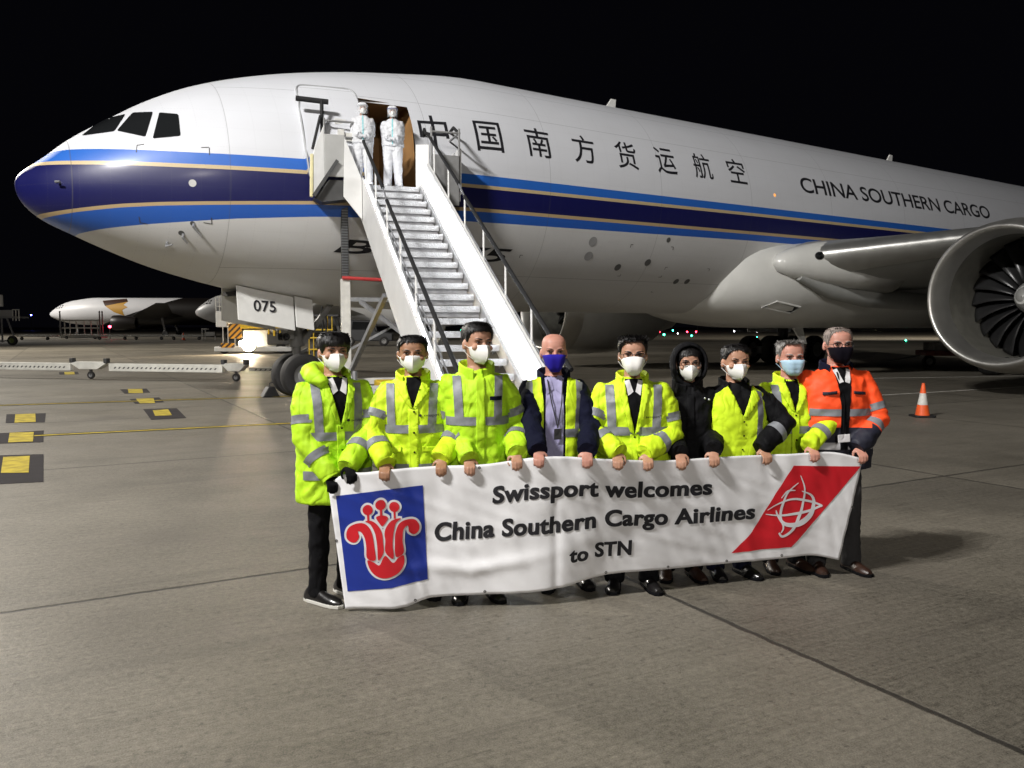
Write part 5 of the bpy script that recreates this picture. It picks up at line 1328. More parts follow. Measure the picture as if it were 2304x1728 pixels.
d = person('tall man at the right end in orange and navy hi-vis jacket, glasses and black mask', at(1884, Y9), Y9, 1.735, R(3), (None, hp(1938, .0)), 'c', (R(1), 0, R(-4)),
           jacket='orangehv', hsc=(1.02, 1.04, 1.03), hem=.76, wide=1.16, bodyseed=11.2, group=GR, collar=1.5, hint=(1.0, .35, .2), trousers='greytr', shoes=('brownle', None), feet=((-.10, -.02), (.15, -.03)), colm=M['navy'])
k = d['k']; BV, J = d['BV'], d['J']
at_ = J.data.attributes.new('zone', 'FLOAT', 'POINT'); vals = []
S, E_, Wp, G, side, held = d['arms'][1]
for v in J.data.vertices:
    p = v.co; q = (p-E_).dot((Wp-E_).normalized()); near_arm = (p-E_.lerp(Wp, max(0, min(1, q/(Wp-E_).length)))).length < .095
    vals.append((.105-q) if near_arm and abs(p.x) > .19 else p.z-1.055*k)
at_.data.foreach_set('value', vals)
hair(d['body'], d['T'], lambda a, s: float(np.interp(a, [0, 30, 50, 70, 95, 112, 150, 180], [.208, .20, .175, .10, .10, .05, .02, .02])), .006, M['hairthin'], .003, seed=9); eyes(d['body'], d['T'], M['hairthin']); mask(d['body'], d['T'], 'cloth', M['maskblack']); glasses(d['body'], d['T'], M['ink'], .027, .02)
front_patch('reflective_strip', [(-.22, 1.135*k), (.22, 1.135*k), (.22, 1.185*k), (-.22, 1.185*k)], BV, .0055, M['tape'], J, .013)
front_patch('reflective_strip', [(-.22, .90*k), (.22, .90*k), (.22, .95*k), (-.22, .95*k)], BV, .0055, mat('pale_reflective_tape', (.5, .5, .52), .4, .1), J, .013)
arm_tape('reflective_strip', S, E_, .70, .05, .11, d['BVA'], M['tape'], J); arm_tape('reflective_strip', E_, Wp, .28, .05, .11, d['BVA'], M['tape'], J)
front_patch('sweater', [(-.028, .90*k), (.028, .90*k), (.03, 1.2*k), (.058, 1.47*k), (-.058, 1.47*k), (-.03, 1.2*k)], BV, .007, M['blackc'], J, .013)
for s in (-1, 1):
    front_patch('shirt_collar', [(s*.004, 1.37*k), (s*.036, 1.36*k), (s*.06, 1.45*k), (s*.03, 1.46*k)], BV, .012, M['shirtw'], J, .012)
    front_patch('pocket_flap', [(s*.06, 1.29*k), (s*.15, 1.28*k), (s*.15, 1.30*k), (s*.06, 1.31*k)], BV, .008, J.data.materials[0], J, .012, thick=.004)
MB().tube([(-.04, -.10, 1.44*k), (-.012, -.165, 1.25*k), (-.02, -.185, 1.02*k)], .005, 6).build('lanyard', M['blackc'], d['P'], True)
MB().box((-.02, -.192, .985*k), (.085, .006, .055), Matrix.Rotation(R(-4), 3, 'Y')).build('name_badge', M['shirtw'], d['P'], bevel=.003)
# 8
Y8 = 5.76
d = person('man with cropped grey hair in yellow hi-vis jacket and pale blue surgical mask', at(1778, Y8), Y8, 1.63, R(4), (None, hp(1829)), 'c', (R(0), 0, R(-3)),
           hsc=(1.0, 1.02, 1.02), hem=.74, wide=1.02, bodyseed=12.6, group=GR, collar=1.3, hint=(1.0, .3, .1), trousers='charcoal', shoes=('brownle', None))
hair(d['body'], d['T'], hl(.200, .172, .10, .04, 40), .008, M['hairgrey'], .003, seed=11, spiky=.008); eyes(d['body'], d['T'], M['hairgrey']); mask(d['body'], d['T'], 'pleat', M['maskblue'])
tapes(d, 1.10, .125); vneck(d, 1.23, 'blackc', .045, -.01); lapels(d, 1.23, -.01, .05); placket(d, .80, 1.23, -.01, .05, 3)
# 10 and 11 on the landing in protective suits
def suit(label, px, z, loc_y, yaw, band, seed):
    q = SM @ Vector(loc_y)
    d = person(label, q.x, q.y, 1.74, yaw, (('local', (-.035, -.21, 1.00), (-.05, .05, .035)), ('local', (.035, -.23, .985), (.05, .05, .035))), 'a', (0, 0, R(6)), hem=.88, wide=1.06, slim=1.22, ppe=True, bodyseed=seed, group='people in white suits on the landing', hint=(.35, .9, -.3), feet=((-.12, 0), (.12, 0)))
    d['P'].location.z = PZ+.002
    T = d['T']; eyes(d['body'], T, M['hairblack']); mask(d['body'], T, 'kn95', M['mask'])
    hair(d['body'], T, lambda a, s: float(np.interp(a, [0, 38, 62, 85, 180], [.165, .155, .06, -.02, -.05])), .020, M['ppe'], .004, seed=seed, name='suit_hood')
    k = d['k']; front_patch('seam_tape', [(-.012, .90*k), (.012, .90*k), (.012, 1.46*k), (-.012, 1.46*k)], d['BV'], .006, M['teal'], d['J'], .012)
    mb = MB(); rows = []
    for zq in (.185, .15, .09, .03, -.03):
        rows.append([T @ (headpt(R(-80+160*j/20), max(0, min(.15, zq if zq > .12 else .15)), .028)*1.0+Vector((0, -.012, zq-max(0, min(.15, zq if zq > .12 else .15))))) for j in range(21)])
    for i in range(4):
        for j in range(20): mb.add([rows[i][j], rows[i][j+1], rows[i+1][j+1], rows[i+1][j]], [(0, 1, 2, 3)])
    mb.build('face_shield', M['visor'], d['body'], 'all')
    mb = MB()
    b0 = [[T @ (headpt(R(-95+190*j/24), zq, .027)) for j in range(25)] for zq in (.15, .172)]
    for j in range(24): mb.add([b0[0][j], b0[0][j+1], b0[1][j+1], b0[1][j]], [(0, 1, 2, 3)])
    o = mb.build('shield_band', band, d['body'], 'all'); sd = o.modifiers.new('s', 'SOLIDIFY'); sd.thickness = .008
suit('person in white suit and clear face shield on the landing, beside the open door', 0, 0, (-.16, .10, 0), R(12), M['alu'], 20.5)
suit('person in white suit and blue banded face shield on the landing', 0, 0, (.50, .16, 0), R(6), M['visorblue'], 23.9)
# ------------------------------------------------------------------ banner
M['vinyl'] = mat('white_vinyl', (.80, .80, .82), .45, var=.04, vscale=4, bump=.12, bscale=9, bdist=.02)
mb = MB(); NU, NV = 220, 44
for i in range(NU+1):
    for j in range(NV+1): mb.v.append(tuple(bsurf(i/NU, j/NV)))
for i in range(NU):
    for j in range(NV): a = i*(NV+1)+j; mb.f.append((a, a+NV+1, a+NV+2, a+1)); mb.m.append(0)
banner = mb.build('banner', M['vinyl'], None, 'all')
if sum(p.normal.y for p in banner.data.polygons) > 0: banner.data.flip_normals()
sd = banner.modifiers.new('s', 'SOLIDIFY'); sd.thickness = .0015; sd.offset = -1
tag(banner, 'long white vinyl welcome banner with black lettering held up by the row of people', 'banner')
def bpatch(name, poly, m, off, step=9, parent=None, smooth=True):
    vs, fs = fill2d(poly, step); mb = MB(); mb.add([bsurf(*buv(v[0], v[1]), off) for v in vs], fs); return mb.build(name, m, parent or banner, 'all')
def bstroke(name, pts, wd, m, off, parent=None, closed=False):
    """ribbon of varying width along a pixel polyline"""
    P_ = [Vector(p) for p in pts]; n = len(P_); ws = wd if hasattr(wd, '__len__') else [wd]*n
    mb = MB(); L, Rr = [], []
    for i in range(n):
        t = (P_[(i+1) % n]-P_[i-1]) if closed else (P_[min(n-1, i+1)]-P_[max(0, i-1)])
        t.normalize(); nn = Vector((-t.y, t.x)); L.append(P_[i]+nn*ws[i]/2); Rr.append(P_[i]-nn*ws[i]/2)
    vs = [bsurf(*buv(p.x, p.y), off) for p in L+Rr]
    mb.add(vs, [(i, (i+1) % n, n+(i+1) % n, n+i) for i in range(n if closed else n-1)])
    return mb.build(name, m, parent or banner, 'all')
def smooth_px(pts, n=8, closed=False):
    P_ = [Vector(p) for p in pts]; out = []; k = len(P_)
    for i in range(k if closed else k-1):
        p0 = P_[i-1] if (closed or i > 0) else P_[i]; p1 = P_[i]; p2 = P_[(i+1) % k]; p3 = P_[(i+2) % k] if (closed or i+2 < k) else P_[(i+1) % k]
        for j in range(n):
            t = j/n; out.append(.5*((2*p1)+(p2-p0)*t+(2*p0-5*p1+4*p2-p3)*t*t+(3*p1-p0-3*p2+p3)*t**3))
    if not closed: out.append(P_[-1])
    return [tuple(p) for p in out]
def btext(name, body, base, cap, m=M['ink'], offset=.036, shear=.05, x1=None):
    """base: list of pixel baseline points; cap: cap height in pixels at both ends"""
    bm = text_mesh(body, .022, shear, 1.05); bmesh.ops.triangulate(bm, faces=bm.faces)
    xs = [v.co.x for v in bm.verts]; xa, xb = min(xs), max(xs)
    bx = [p[0] for p in base]; by = [p[1] for p in base]
    for _ in range(5):
        es = [e for e in bm.edges if e.calc_length() > .07]
        if not es: break
        bmesh.ops.subdivide_edges(bm, edges=es, cuts=1); bmesh.ops.triangulate(bm, faces=bm.faces)
    out = MB(); bm.verts.ensure_lookup_table(); bm.verts.index_update()
    tri = [tuple(v.index for v in f.verts) for f in bm.faces]
    for li, (ox, oy) in enumerate(((0, 0), (-.020, .008), (.020, -.008), (-.014, -.011), (.014, .011))):
        pts = []
        for v in bm.verts:
            x, y = v.co.x+ox, v.co.y+oy
            q = (x-xa)/(xb-xa); px = bx[0]+(bx[-1]-bx[0])*q; ch = cap[0]+(cap[1]-cap[0])*q
            py = float(np.interp(px, bx, by))-y/.73*ch
            pts.append(bsurf(*buv(px, py), .0034+li*.0003))
        out.add(pts, tri)
    bm.free(); return out.build(name, m, banner, 'all', fix=False)
btext('lettering', 'Swissport welcomes', [(1109, 1131), (1200, 1121), (1310, 1113), (1420, 1117), (1500, 1115), (1601, 1110)], (38, 34))
btext('lettering', 'China Southern Cargo Airlines', [(979, 1215), (1100, 1206), (1240, 1198), (1360, 1181), (1531, 1177), (1697, 1164)], (41, 33))
btext('lettering', 'to STN', [(1281, 1264), (1320, 1258), (1330, 1251), (1421, 1246)], (32, 33))
# left hand emblem: kapok flower on a blue square
M['pblue'] = mat('printed_blue', (.010, .030, .27), .4); M['pred'] = mat('printed_red', (.58, .012, .022), .4); M['pwhite'] = mat('printed_white', (.66, .66, .68), .4)
C5 = lambda x, y: (640+x*.27125, 1000+y*.27125)
em = bpatch('airline_emblem', [C5(428, 425), C5(1148, 335), C5(1188, 1110), C5(890, 1190), C5(525, 1215)], M['pblue'], .003, 4)
arcp = lambda cx, cy, r, a0, a1, n=14: [(cx+r*math.cos(R(a0+(a1-a0)*i/n)), cy+r*math.sin(R(a0+(a1-a0)*i/n))) for i in range(n+1)]
shapes = []
for cx, cy in ((692, 538), (797, 497), (910, 513)): shapes.append(arcp(cx, cy, 42, 0, 352, 22))
shapes += [
 [(684, 565), (704, 565), (706, 640), (690, 640)], [(790, 525), (808, 525), (812, 600), (796, 600)], [(903, 545), (922, 545), (922, 610), (905, 610)],
 smooth_px([(762, 600), (810, 580), (858, 600), (835, 650), (812, 672), (790, 650)], 5, True),
 # outer left petal with its curl
 smooth_px([(690, 935), (680, 840), (668, 770), (640, 722), (612, 715), (622, 760), (600, 800), (560, 806), (522, 775), (520, 715), (560, 665), (640, 645), (695, 672), (730, 740), (748, 840), (756, 950)], 5, True),
 # inner left petal
 smooth_px([(780, 955), (772, 850), (755, 740), (715, 660), (672, 632), (720, 628), (770, 660), (806, 720), (818, 800), (822, 890)], 5, True),
 # inner right petal
 smooth_px([(838, 888), (836, 800), (830, 740), (845, 680), (890, 625), (965, 605), (925, 645), (905, 720), (898, 820), (902, 940)], 5, True),
 # outer right petal with its curl
 smooth_px([(922, 925), (915, 820), (918, 730), (950, 650), (1010, 615), (1080, 615), (1115, 660), (1108, 710), (1070, 735), (1030, 715), (1020, 665), (985, 700), (978, 790), (985, 890)], 5, True),
 # calyx
 smooth_px([(692, 955), (740, 968), (790, 995), (835, 915), (900, 975), (940, 935), (985, 912), (988, 990), (940, 1065), (850, 1105), (770, 1090), (715, 1035)], 6, True)]
for s_ in shapes: bstroke('white_outline', [C5(*p) for p in s_], 9.5, M['pwhite'], .006, em, True)
for s_ in shapes: bpatch('red_petal', [C5(*p) for p in s_], M['pred'], .009, 4, em)
# right hand emblem: white globe rings on a leaning red field
C6b = lambda x, y: (1240+x*.36166, 1000+y*.36166)
e2 = bpatch('handler_emblem', [C6b(1505, 130), C6b(1925, 135), C6b(1780, 300), C6b(1660, 440), C6b(1560, 560), C6b(1490, 635), C6b(1300, 652), C6b(1120, 675), C6b(1250, 540), C6b(1380, 330)], M['pred'], .003, 4)
def rib(pts, w0, w1, w2):
    s_ = smooth_px([C6b(*p) for p in pts], 7); n = len(s_)
    bstroke('ring_stroke', s_, [1.45*float(np.interp(i/(n-1), [0, .5, 1], [w0, w1, w2])) for i in range(n)], M['pwhite'], .006, e2)
rib([(1550, 190), (1572, 260), (1565, 350), (1535, 450), (1490, 530), (1435, 568), (1412, 545)], 1.2, 4.5, 3)
rib([(1535, 235), (1480, 280), (1440, 360), (1425, 440), (1440, 510), (1425, 545)], 1, 4, 1.5)
rib([(1345, 405), (1410, 365), (1500, 335), (1590, 345), (1660, 365), (1682, 380)], 1, 3.6, 3)
rib([(1335, 430), (1420, 438), (1520, 425), (1620, 400), (1683, 372)], 1, 4.2, 3)
rib([(1555, 285), (1615, 310), (1632, 360), (1600, 440), (1530, 490), (1450, 490), (1410, 440), (1398, 405)], 1.2, 8.5, 1.5)
rib([(1430, 330), (1470, 285), (1515, 280)], 1, 3, 1)
# eyelets
M['brass'] = mat('dark_eyelet', (.03, .028, .025), .5)
for px, py in ((1078, 1052), (1091, 1331), (934, 1350), (1363, 1288), (1502, 1275), (1635, 1262), (757, 1216), (1917, 1139), (1758, 1249)):
    c = bsurf(*buv(px, py), .002); mb = MB(); mb.lathe([(.004, -.002), (.008, -.003), (.009, 0)], (0, 0, 0), 'y', 12); o = mb.build('eyelet', M['brass'], banner, True); o.location = c
# ------------------------------------------------------------------ cones, chocks
def cone(loc, h, label, group=None, s=1.0):
    c = empty('traffic_cone', loc); tag(c, label, 'traffic cone', group)
    r0 = h*.20
    MB().prism([(x*h*.30, y*h*.30, .004) for x, y in ((-1, -.7), (-.7, -1), (.7, -1), (1, -.7), (1, .7), (.7, 1), (-.7, 1), (-1, .7))], (0, 0, 0), (0, 0, h*.05)).build('base', M['black'], c, bevel=.005)
    MB().lathe([(r0, h*.05), (r0*.72, h*.36)], (0, 0, 0), 'z', 28).build('cone_body', M['orange'], c, True)
    MB().lathe([(r0*.72, h*.36), (r0*.44, h*.70)], (0, 0, 0), 'z', 28).build('white_band', M['offwhite'], c, True)
    MB().lathe([(r0*.44, h*.70), (r0*.20, h*.985), (r0*.14, h), (.002, h)], (0, 0, 0), 'z', 28).build('tip', M['orange'], c, True)
    return c
cone(gp(2075, 938), .66, 'orange traffic cone with a white band standing by the engine')
cone(gp(413, 766), 1.0, 'small orange traffic cone far off beside the white dollies')
q = gp(607, 893); ck = empty('wheel_chock', q, R(35)); tag(ck, 'black wedge chock in front of the nose wheel', 'chock')
MB().prism([(-.22, -.14, 0), (.22, -.14, 0), (.08, -.14, .26), (-.06, -.14, .26)], (0, 0, 0), (0, .28, 0)).build('wedge', M['black'], ck, bevel=.02)
MB().tube([(0, 0, .26), (0, .0, .34), (.10, 0, .36)], .012, 6).build('rope_handle', M['black'], ck, True)
# ------------------------------------------------------------------ long segmented hose carrier
A = gp(-60, 848); B = gp(770, 862); dv = (B-A).normalized(); LL = (B-A).length
hc = empty('hose_carrier', A, math.atan2(dv.y, dv.x)); tag(hc, 'long low white jointed hose carrier on small castor wheels', 'hose carrier')
wj = []
for px, py in ((211, 852), (523, 859)): wj.append((gp(px, py)-A).dot(dv))
segs = [(0, wj[0]-.75), (wj[0]+.75, wj[1]-.45), (wj[1]+.5, LL)]
M['rail'] = mat('carrier_white', (.70, .69, .63), .45, var=.12, vscale=4, bump=.08, bscale=14)
for i, (a, b) in enumerate(segs):
    hh = .26 if i < 2 else .12
    o = MB().box(((a+b)/2, 0, .40), (b-a, .16, hh)).build('beam', M['rail'], hc, bevel=.02)
    n = int((b-a-.3)/.17); sl = MB()
    for j in range(n): sl.prism([(a+.2+j*.17, -.083, .36), (a+.26+j*.17, -.083, .36), (a+.31+j*.17, -.083, .42), (a+.25+j*.17, -.083, .42)], (0, 0, 0), (0, .006, 0))
    s_ = sl.build('slots', M['darkgrey'], o)
for i, x in enumerate(wj):
    w_ = .7 if i == 0 else .42
    MB().prism([(x-w_, -.15, .52), (x-w_*.7, -.15, .58), (x+w_*.7, -.15, .58), (x+w_, -.15, .52), (x+w_*.5, -.15, .33), (x-w_*.5, -.15, .33)], (0, 0, 0), (0, .3, 0)).build('joint_block', M['rail'], hc, bevel=.02)
    for s in (-1, 1): MB().box((x+s*w_*.95, -.05, .62), (.12, .2, .16)).build('coupling', M['darkgrey'], hc, bevel=.02)
    MB().bar((x, 0, .36), (x, 0, .15), .07).build('castor_fork', M['darkgrey'], hc)
    t, rm = MB(), MB(); wheel(t, rm, (x, 0, .13), .13, .09); o = t.build('castor', M['tyre'], hc, True); rm.build('rim', M['grey'], o, True)
# ------------------------------------------------------------------ simple mid-distance aircraft
def far_mat(name, white, dark, s1, s2):
    m = bpy.data.materials.new(name); m.use_nodes = True; t = m.node_tree; b = t.nodes['Principled BSDF']
    tc = t.nodes.new('ShaderNodeTexCoord'); sp = t.nodes.new('ShaderNodeSeparateXYZ'); t.links.new(tc.outputs['Object'], sp.inputs[0])
    lim = mathn(t, 'ADD', sp.outputs[2], mathn(t, 'MULTIPLY', mathn(t, 'SUBTRACT', sp.outputs[0], s1), -s2))
    n = t.nodes.new('ShaderNodeTexNoise'); n.inputs['Scale'].default_value = .8; n.inputs['Detail'].default_value = 6; t.links.new(tc.outputs['Object'], n.inputs['Vector'])
    wc = mixcol(t, mathn(t, 'MULTIPLY', n.outputs[0], .5), white, tuple(v*.75 for v in white))
    t.links.new(mixcol(t, mathn(t, 'LESS_THAN', lim, 0), wc, dark), b.inputs['Base Color']); b.inputs['Roughness'].default_value = .4
    return m
def airliner(name, label, loc, rz, sc, body, wingm, zc, fin, emblem=False):
    p = empty(name, loc, rz); tag(p, label, 'airplane', 'airplanes parked beyond')
    rings = []
    for s in [(i/16*math.sqrt(10.5))**2 for i in range(17)]+list(np.arange(12, 44, 4))+[44, 48, 52, 56, 60, 63.4]:
        rings.append([Vector(((v := skin(max(s, .001), 2*math.pi*j/40)).x*sc, v.y*sc, (v.z-ZC)*sc+zc)) for j in range(40)])
    MB().loft(rings).build('fuselage', body, p, 'all')
    for side in (-1, 1):
        rings = [[Vector(((18.5+(l-2.3)*.62+x)*sc, side*l*sc, zc-1.2*sc+(l-2.3)*.11*sc+y*sc)) for x, y in airfoil(ch, .11, 8)] for l, ch in ((2.3, 12), (9, 7.5), (24, 2.4))]
        MB().loft(rings).build('wing', wingm, p, True)
        o = MB().lathe([(1.35*sc, .2*sc), (1.5*sc, 0), (1.62*sc, .25*sc), (1.65*sc, 1.6*sc), (1.4*sc, 4*sc), (1.1*sc, 5*sc)], (17.2*sc, side*8.2*sc, zc-2.6*sc), 'x', 28).build('engine', wingm, p, True)
        MB().lathe([(1.35*sc, .6*sc), (.01, .62*sc)], (17.2*sc, side*8.2*sc, zc-2.6*sc), 'x', 28).build('inlet', M['dark_void'], o)
        MB().lathe([(.02, -.22), (.45, -.26), (.55, -.1), (.55, .1), (.45, .26), (.02, .22)], (27*sc, side*3.6, .55), 'y', 20).build('main_wheel', M['tyre'], p, True)
        MB().tube([(27*sc, side*3.6, .5), (26*sc, side*3, zc-1.5*sc)], .2, 8).build('main_gear_leg', M['grey'], p)
        MB().lathe([(.02, -.15), (.35, -.18), (.45, 0), (.35, .18), (.02, .15)], (6*sc, side*.3, .45), 'y', 18).build('nose_wheel', M['tyre'], p, True)
        rings = [[Vector(((52+(l)*.7+x)*sc, side*l*sc, zc+1.0*sc+y*sc)) for x, y in airfoil(ch, .1, 6)] for l, ch in ((1.0, 6), (9, 2.4))]
        MB().loft(rings).build('tailplane', fin, p, True)
        for k in range(3):
            v0, v1 = ((1.95+k*.65), (2.5+k*.62)); zz0, zz1 = .62+k*.06, 1.22+k*.08
            mb = MB()
            def S2(s, z): 
                zt, zb, wd, zm = section(s); qq = min(.99, max(-.99, (z-zm)/(zt-zm))); return Vector((s*sc, side*(wd*math.sqrt(1-qq*qq)+.02)*sc, z*sc+zc))
            mb.add([S2(v0, zz0), S2(v1, zz0), S2(v1+.12, zz1), S2(v0+.25, zz1)], [(0, 1, 2, 3)]); mb.build('cockpit_window', M['glass'], p)
    rings = [[Vector(((s+x)*sc, y*sc, zc+z*sc)) for x, y in airfoil(ch, .1, 6)] for s, z, ch in ((49, 2.4, 9), (58.5, 11.5, 3.6))]
    MB().loft(rings).build('tail_fin', fin, p, True)
    MB().tube([(6*sc, 0, .45), (5.9*sc, 0, zc-2.5*sc)], .16, 8).build('nose_gear_leg', M['grey'], p)
    if emblem:
        def S3(s, z): return Vector((s*sc, -(RF*math.sqrt(max(0, 1-(z/RF)**2))+.03)*sc, z*sc+zc))
        def patch(nm, poly, mt):
            vs, fs = fill2d(poly, .35); mb = MB(); mb.add([S3(*v) for v in vs], fs); mb.build(nm, mt, p, True)
        patch('emblem_upper', [(12.6, 2.4), (17.6, 2.9), (18.2, 2.2), (13.4, 1.2)], mat('emblem_brown', (.045, .018, .010), .5))
        patch('emblem_lower', [(13.4, 1.2), (18.2, 2.2), (17.4, 1.5), (18.4, .9), (17.2, .3), (17.6, -1.0), (15.4, -.2)], mat('emblem_gold', (.45, .24, .03), .5))
    return p
M['farbrown'] = mat('dark_brown_paint', (.010, .007, .006), .45)
q = dp(112, 703, 152)
airliner('parked_airplane', 'distant white airplane with brown and gold emblem, its rear painted dark, far left', (q.x, q.y, 0), R(4), .82, far_mat('white_and_brown_livery', (.62, .62, .64), (.008, .006, .005), 3.43, .343), M['farbrown'], 4.65, M['farbrown'], True)
q = dp(440, 712, 112)
airliner('parked_airplane', 'distant plain white airplane whose nose shows behind the cargo loader', (q.x, q.y, 0), R(-6), .80, mat('plain_white_livery', (.70, .70, .70), .4), M['white'], 4.3, M['white'])
# ------------------------------------------------------------------ cargo loader with headlights
q = gp(566, 796); q.z = 0
ld = empty('cargo_loader', q, R(4)); tag(ld, 'white cargo loader with yellow boom, hazard striped panel and bright headlight', 'cargo loader')
hz = bpy.data.materials.new('hazard_stripes'); hz.use_nodes = True; t = hz.node_tree
tc = t.nodes.new('ShaderNodeTexCoord'); sp = t.nodes.new('ShaderNodeSeparateXYZ'); t.links.new(tc.outputs['Object'], sp.inputs[0])
f = mathn(t, 'GREATER_THAN', mathn(t, 'FRACT', mathn(t, 'MULTIPLY', mathn(t, 'ADD', sp.outputs[0], mathn(t, 'MULTIPLY', sp.outputs[2], -1.0)), 2.6)), .55)
t.links.new(mixcol(t, f, (.72, .34, .02), (.05, .025, .015)), t.nodes['Principled BSDF'].inputs['Base Color'])
K = q.y/CF  # metres per pixel at the loader
def LB(name, x0, x1, y0, y1, dy, th, m, bev=.02):
    a = Vector(((x0-566)*K, dy, (796-y1)*K)); b = Vector(((x1-566)*K, dy+th, (796-y0)*K)); return MB().box((a+b)/2, (b.x-a.x, th, b.z-a.z)).build(name, m, ld, bevel=bev)
LB('chassis', 484, 655, 780, 791, 0, 2.6, M['white'], .05)
LB('engine_housing', 545, 622, 742, 780, .3, 2.2, M['offwhite'], .06)
LB('bridge_platform', 500, 655, 716, 727, .5, 4, M['offwhite'], .03)
LB('yellow_boom', 543, 640, 726, 739, -.1, .35, M['yellow'], .04)
LB('hazard_panel', 517, 545, 729, 762, -.05, .12, hz, .01)
LB('step_board', 500, 528, 772, 782, -.1, .3, hz, .01)
LB('cab_panel', 488, 512, 700, 736, .1, 1.2, M['white'], .03)
LB('hydraulic_block', 600, 655, 748, 776, 0, 1.2, M['darkgrey'], .1)
for x in (489, 497, 505, 513): LB('cage_post', x-.8, x+.8, 668, 704, .1, .06, M['offwhite'], 0)
for y in (669, 680, 690): LB('cage_rail', 488, 514, y-.8, y+.8, .08, .05, M['offwhite'], 0)
for x in (504, 515, 530): LB('ladder_post', x-.8, x+.8, 736, 782, .0, .06, M['offwhite'], 0)
for i, x in enumerate((606, 618, 632, 645)): LB('yellow_bracket', x-2, x+2, 738+i*3, 752+i*4, -.2, .2, M['yellow'], .01)
for x in (505, 560, 630):
    t_, rm = MB(), MB(); wheel(t_, rm, ((x-566)*K, .15, .34), .34, .25); o = t_.build('wheel', M['tyre'], ld, True); rm.build('rim', M['grey'], o, True)
M['headglow'] = mat('lit_headlamp', (1, 1, 1), .3, emit=(1, .86, .62), estr=90)
for x, y, r in ((561, 775, .44), (545, 772, .16)):  # large disc widened beyond the real lens so its shape includes the glare
    c = Vector(((x-566)*K, -.12, (796-y)*K)); o = MB().lathe([(.001, -.06), (r*.7, -.05), (r, 0), (r, .1)], c, 'y', 24).build('headlight', M['headglow'], ld, True)
    MB().lathe([(r, 0), (r*1.15, 0), (r*1.15, .12), (r, .12)], c, 'y', 24).build('bezel', M['grey'], o, True)
hl_ = bpy.data.lights.new('headlight_beam', 'SPOT'); hl_.energy = 4500; hl_.color = (1, .78, .5); hl_.spot_size = R(90); hl_.shadow_soft_size = .2
ho = bpy.data.objects.new('headlight_beam', hl_); col.objects.link(ho); ho.parent = ld; ho.location = (-.1, -.35, (796-776)*K); ho.rotation_euler = (R(80), 0, R(165))
# ------------------------------------------------------------------ other apron equipment
def unit(name, label, cat, px, py, rz=0.0, group=None):
    q = gp(px, py); o = empty(name, (q.x, q.y, 0), rz); tag(o, label, cat, group); return o, q.y/CF
u, K2 = unit('hose_stand', 'yellow framed stand with hanging black hoses behind the nose gear', 'equipment stand', 722, 835, .1)
def UB(u, K, name, cx, base, x0, x1, y0, y1, dy, th, m, bev=.01):
    a = Vector(((x0-cx)*K, dy, (base-y1)*K)); b = Vector(((x1-cx)*K, dy+th, (base-y0)*K)); return MB().box((a+b)/2, (max(.02, b.x-a.x), th, max(.02, b.z-a.z))).build(name, m, u, bevel=bev)
for x in (697, 707, 738, 748): UB(u, K2, 'upright', 722, 835, x-1, x+1, 712, 835, 0, .06, M['yellow'])
for y in (742, 760, 786): UB(u, K2, 'cross_bar', 722, 835, 694, 750, y-1.6, y+1.6, -.03, .06, M['yellow'])
UB(u, K2, 'top_bar', 722, 835, 700, 762, 708, 712, 0, .08, M['darkgrey'])
UB(u, K2, 'machine_block', 722, 835, 700, 746, 775, 830, .1, .7, M['darkgrey'], .04)
for x in (727, 735): MB().tube([((x-722)*K2, 0, (835-690)*K2), ((x-723)*K2, 0, (835-700)*K2), ((x-720)*K2, -.05, (835-728)*K2), ((x-724)*K2, 0, (835-760)*K2)], .035, 8).build('hose', M['black'], u, True)
# low dollies in a row
dol, K3 = unit('cargo_dolly', 'leftmost low white dolly of the far row, below the parked airplane nose', 'dolly', 85, 765, .03, 'dollies in a row far off')
MB().box((0, 0, .55), (4.6, 1.8, .22)).build('deck', M['offwhite'], dol, bevel=.03)
for x in (-1.7, 1.7):
    t_, rm = MB(), MB(); wheel(t_, rm, (x, -.7, .22), .22, .2); o = t_.build('wheel', M['tyre'], dol, True); rm.build('rim', M['grey'], o, True)
MB().bar((2.3, 0, .5), (3.2, 0, .35), .08).build('tow_bar', M['grey'], dol)
for px, lab in ((258, 'low white dolly far off between the empty rack and the others'), (340, 'low white dolly far off left of the small cone'), (424, 'low white dolly far off directly behind the small cone')):
    c = copy_tree(dol); c['label'] = lab; qq = gp(px, 764.5); c.location = (qq.x, qq.y, 0)
# tall empty rack
rk, K4 = unit('transport_rack', 'empty white rack with tall end posts in front of the distant airplane', 'rack', 182, 763)
UB(rk, K4, 'deck', 182, 763, 136, 227, 753, 761, 0, 2.0, M['offwhite'], .04)
for x in (136, 225, 231): UB(rk, K4, 'end_post', 182, 763, x-1.2, x+1.2, 700, 755, 0, .15, M['grey'])
for x in (146, 158, 172, 190, 205, 220): UB(rk, K4, 'upright', 182, 763, x-.9, x+.9, 720, 754, 0, .12, M['offwhite'])
for y in (721, 738): UB(rk, K4, 'rail', 182, 763, 140, 224, y-1.6, y+1.6, -.02, .12, M['offwhite'])
for x in (150, 214):
    t_, rm = MB(), MB(); wheel(t_, rm, ((x-182)*K4, 0, .22), .22, .2); t_.build('wheel', M['tyre'], rk, True)
# small white steps
st, K5 = unit('service_steps', 'small white wheeled service steps near the cargo loader', 'steps', 470, 767)
for x in (455, 462, 484): UB(st, K5, 'leg', 470, 767, x-1, x+1, 741 if x < 470 else 747, 766, 0, .1, M['offwhite'])
UB(st, K5, 'top_tread', 470, 767, 453, 465, 739, 742, 0, .8, M['offwhite']); UB(st, K5, 'side_frame', 470, 767, 462, 485, 747, 756, 0, .1, M['offwhite'])
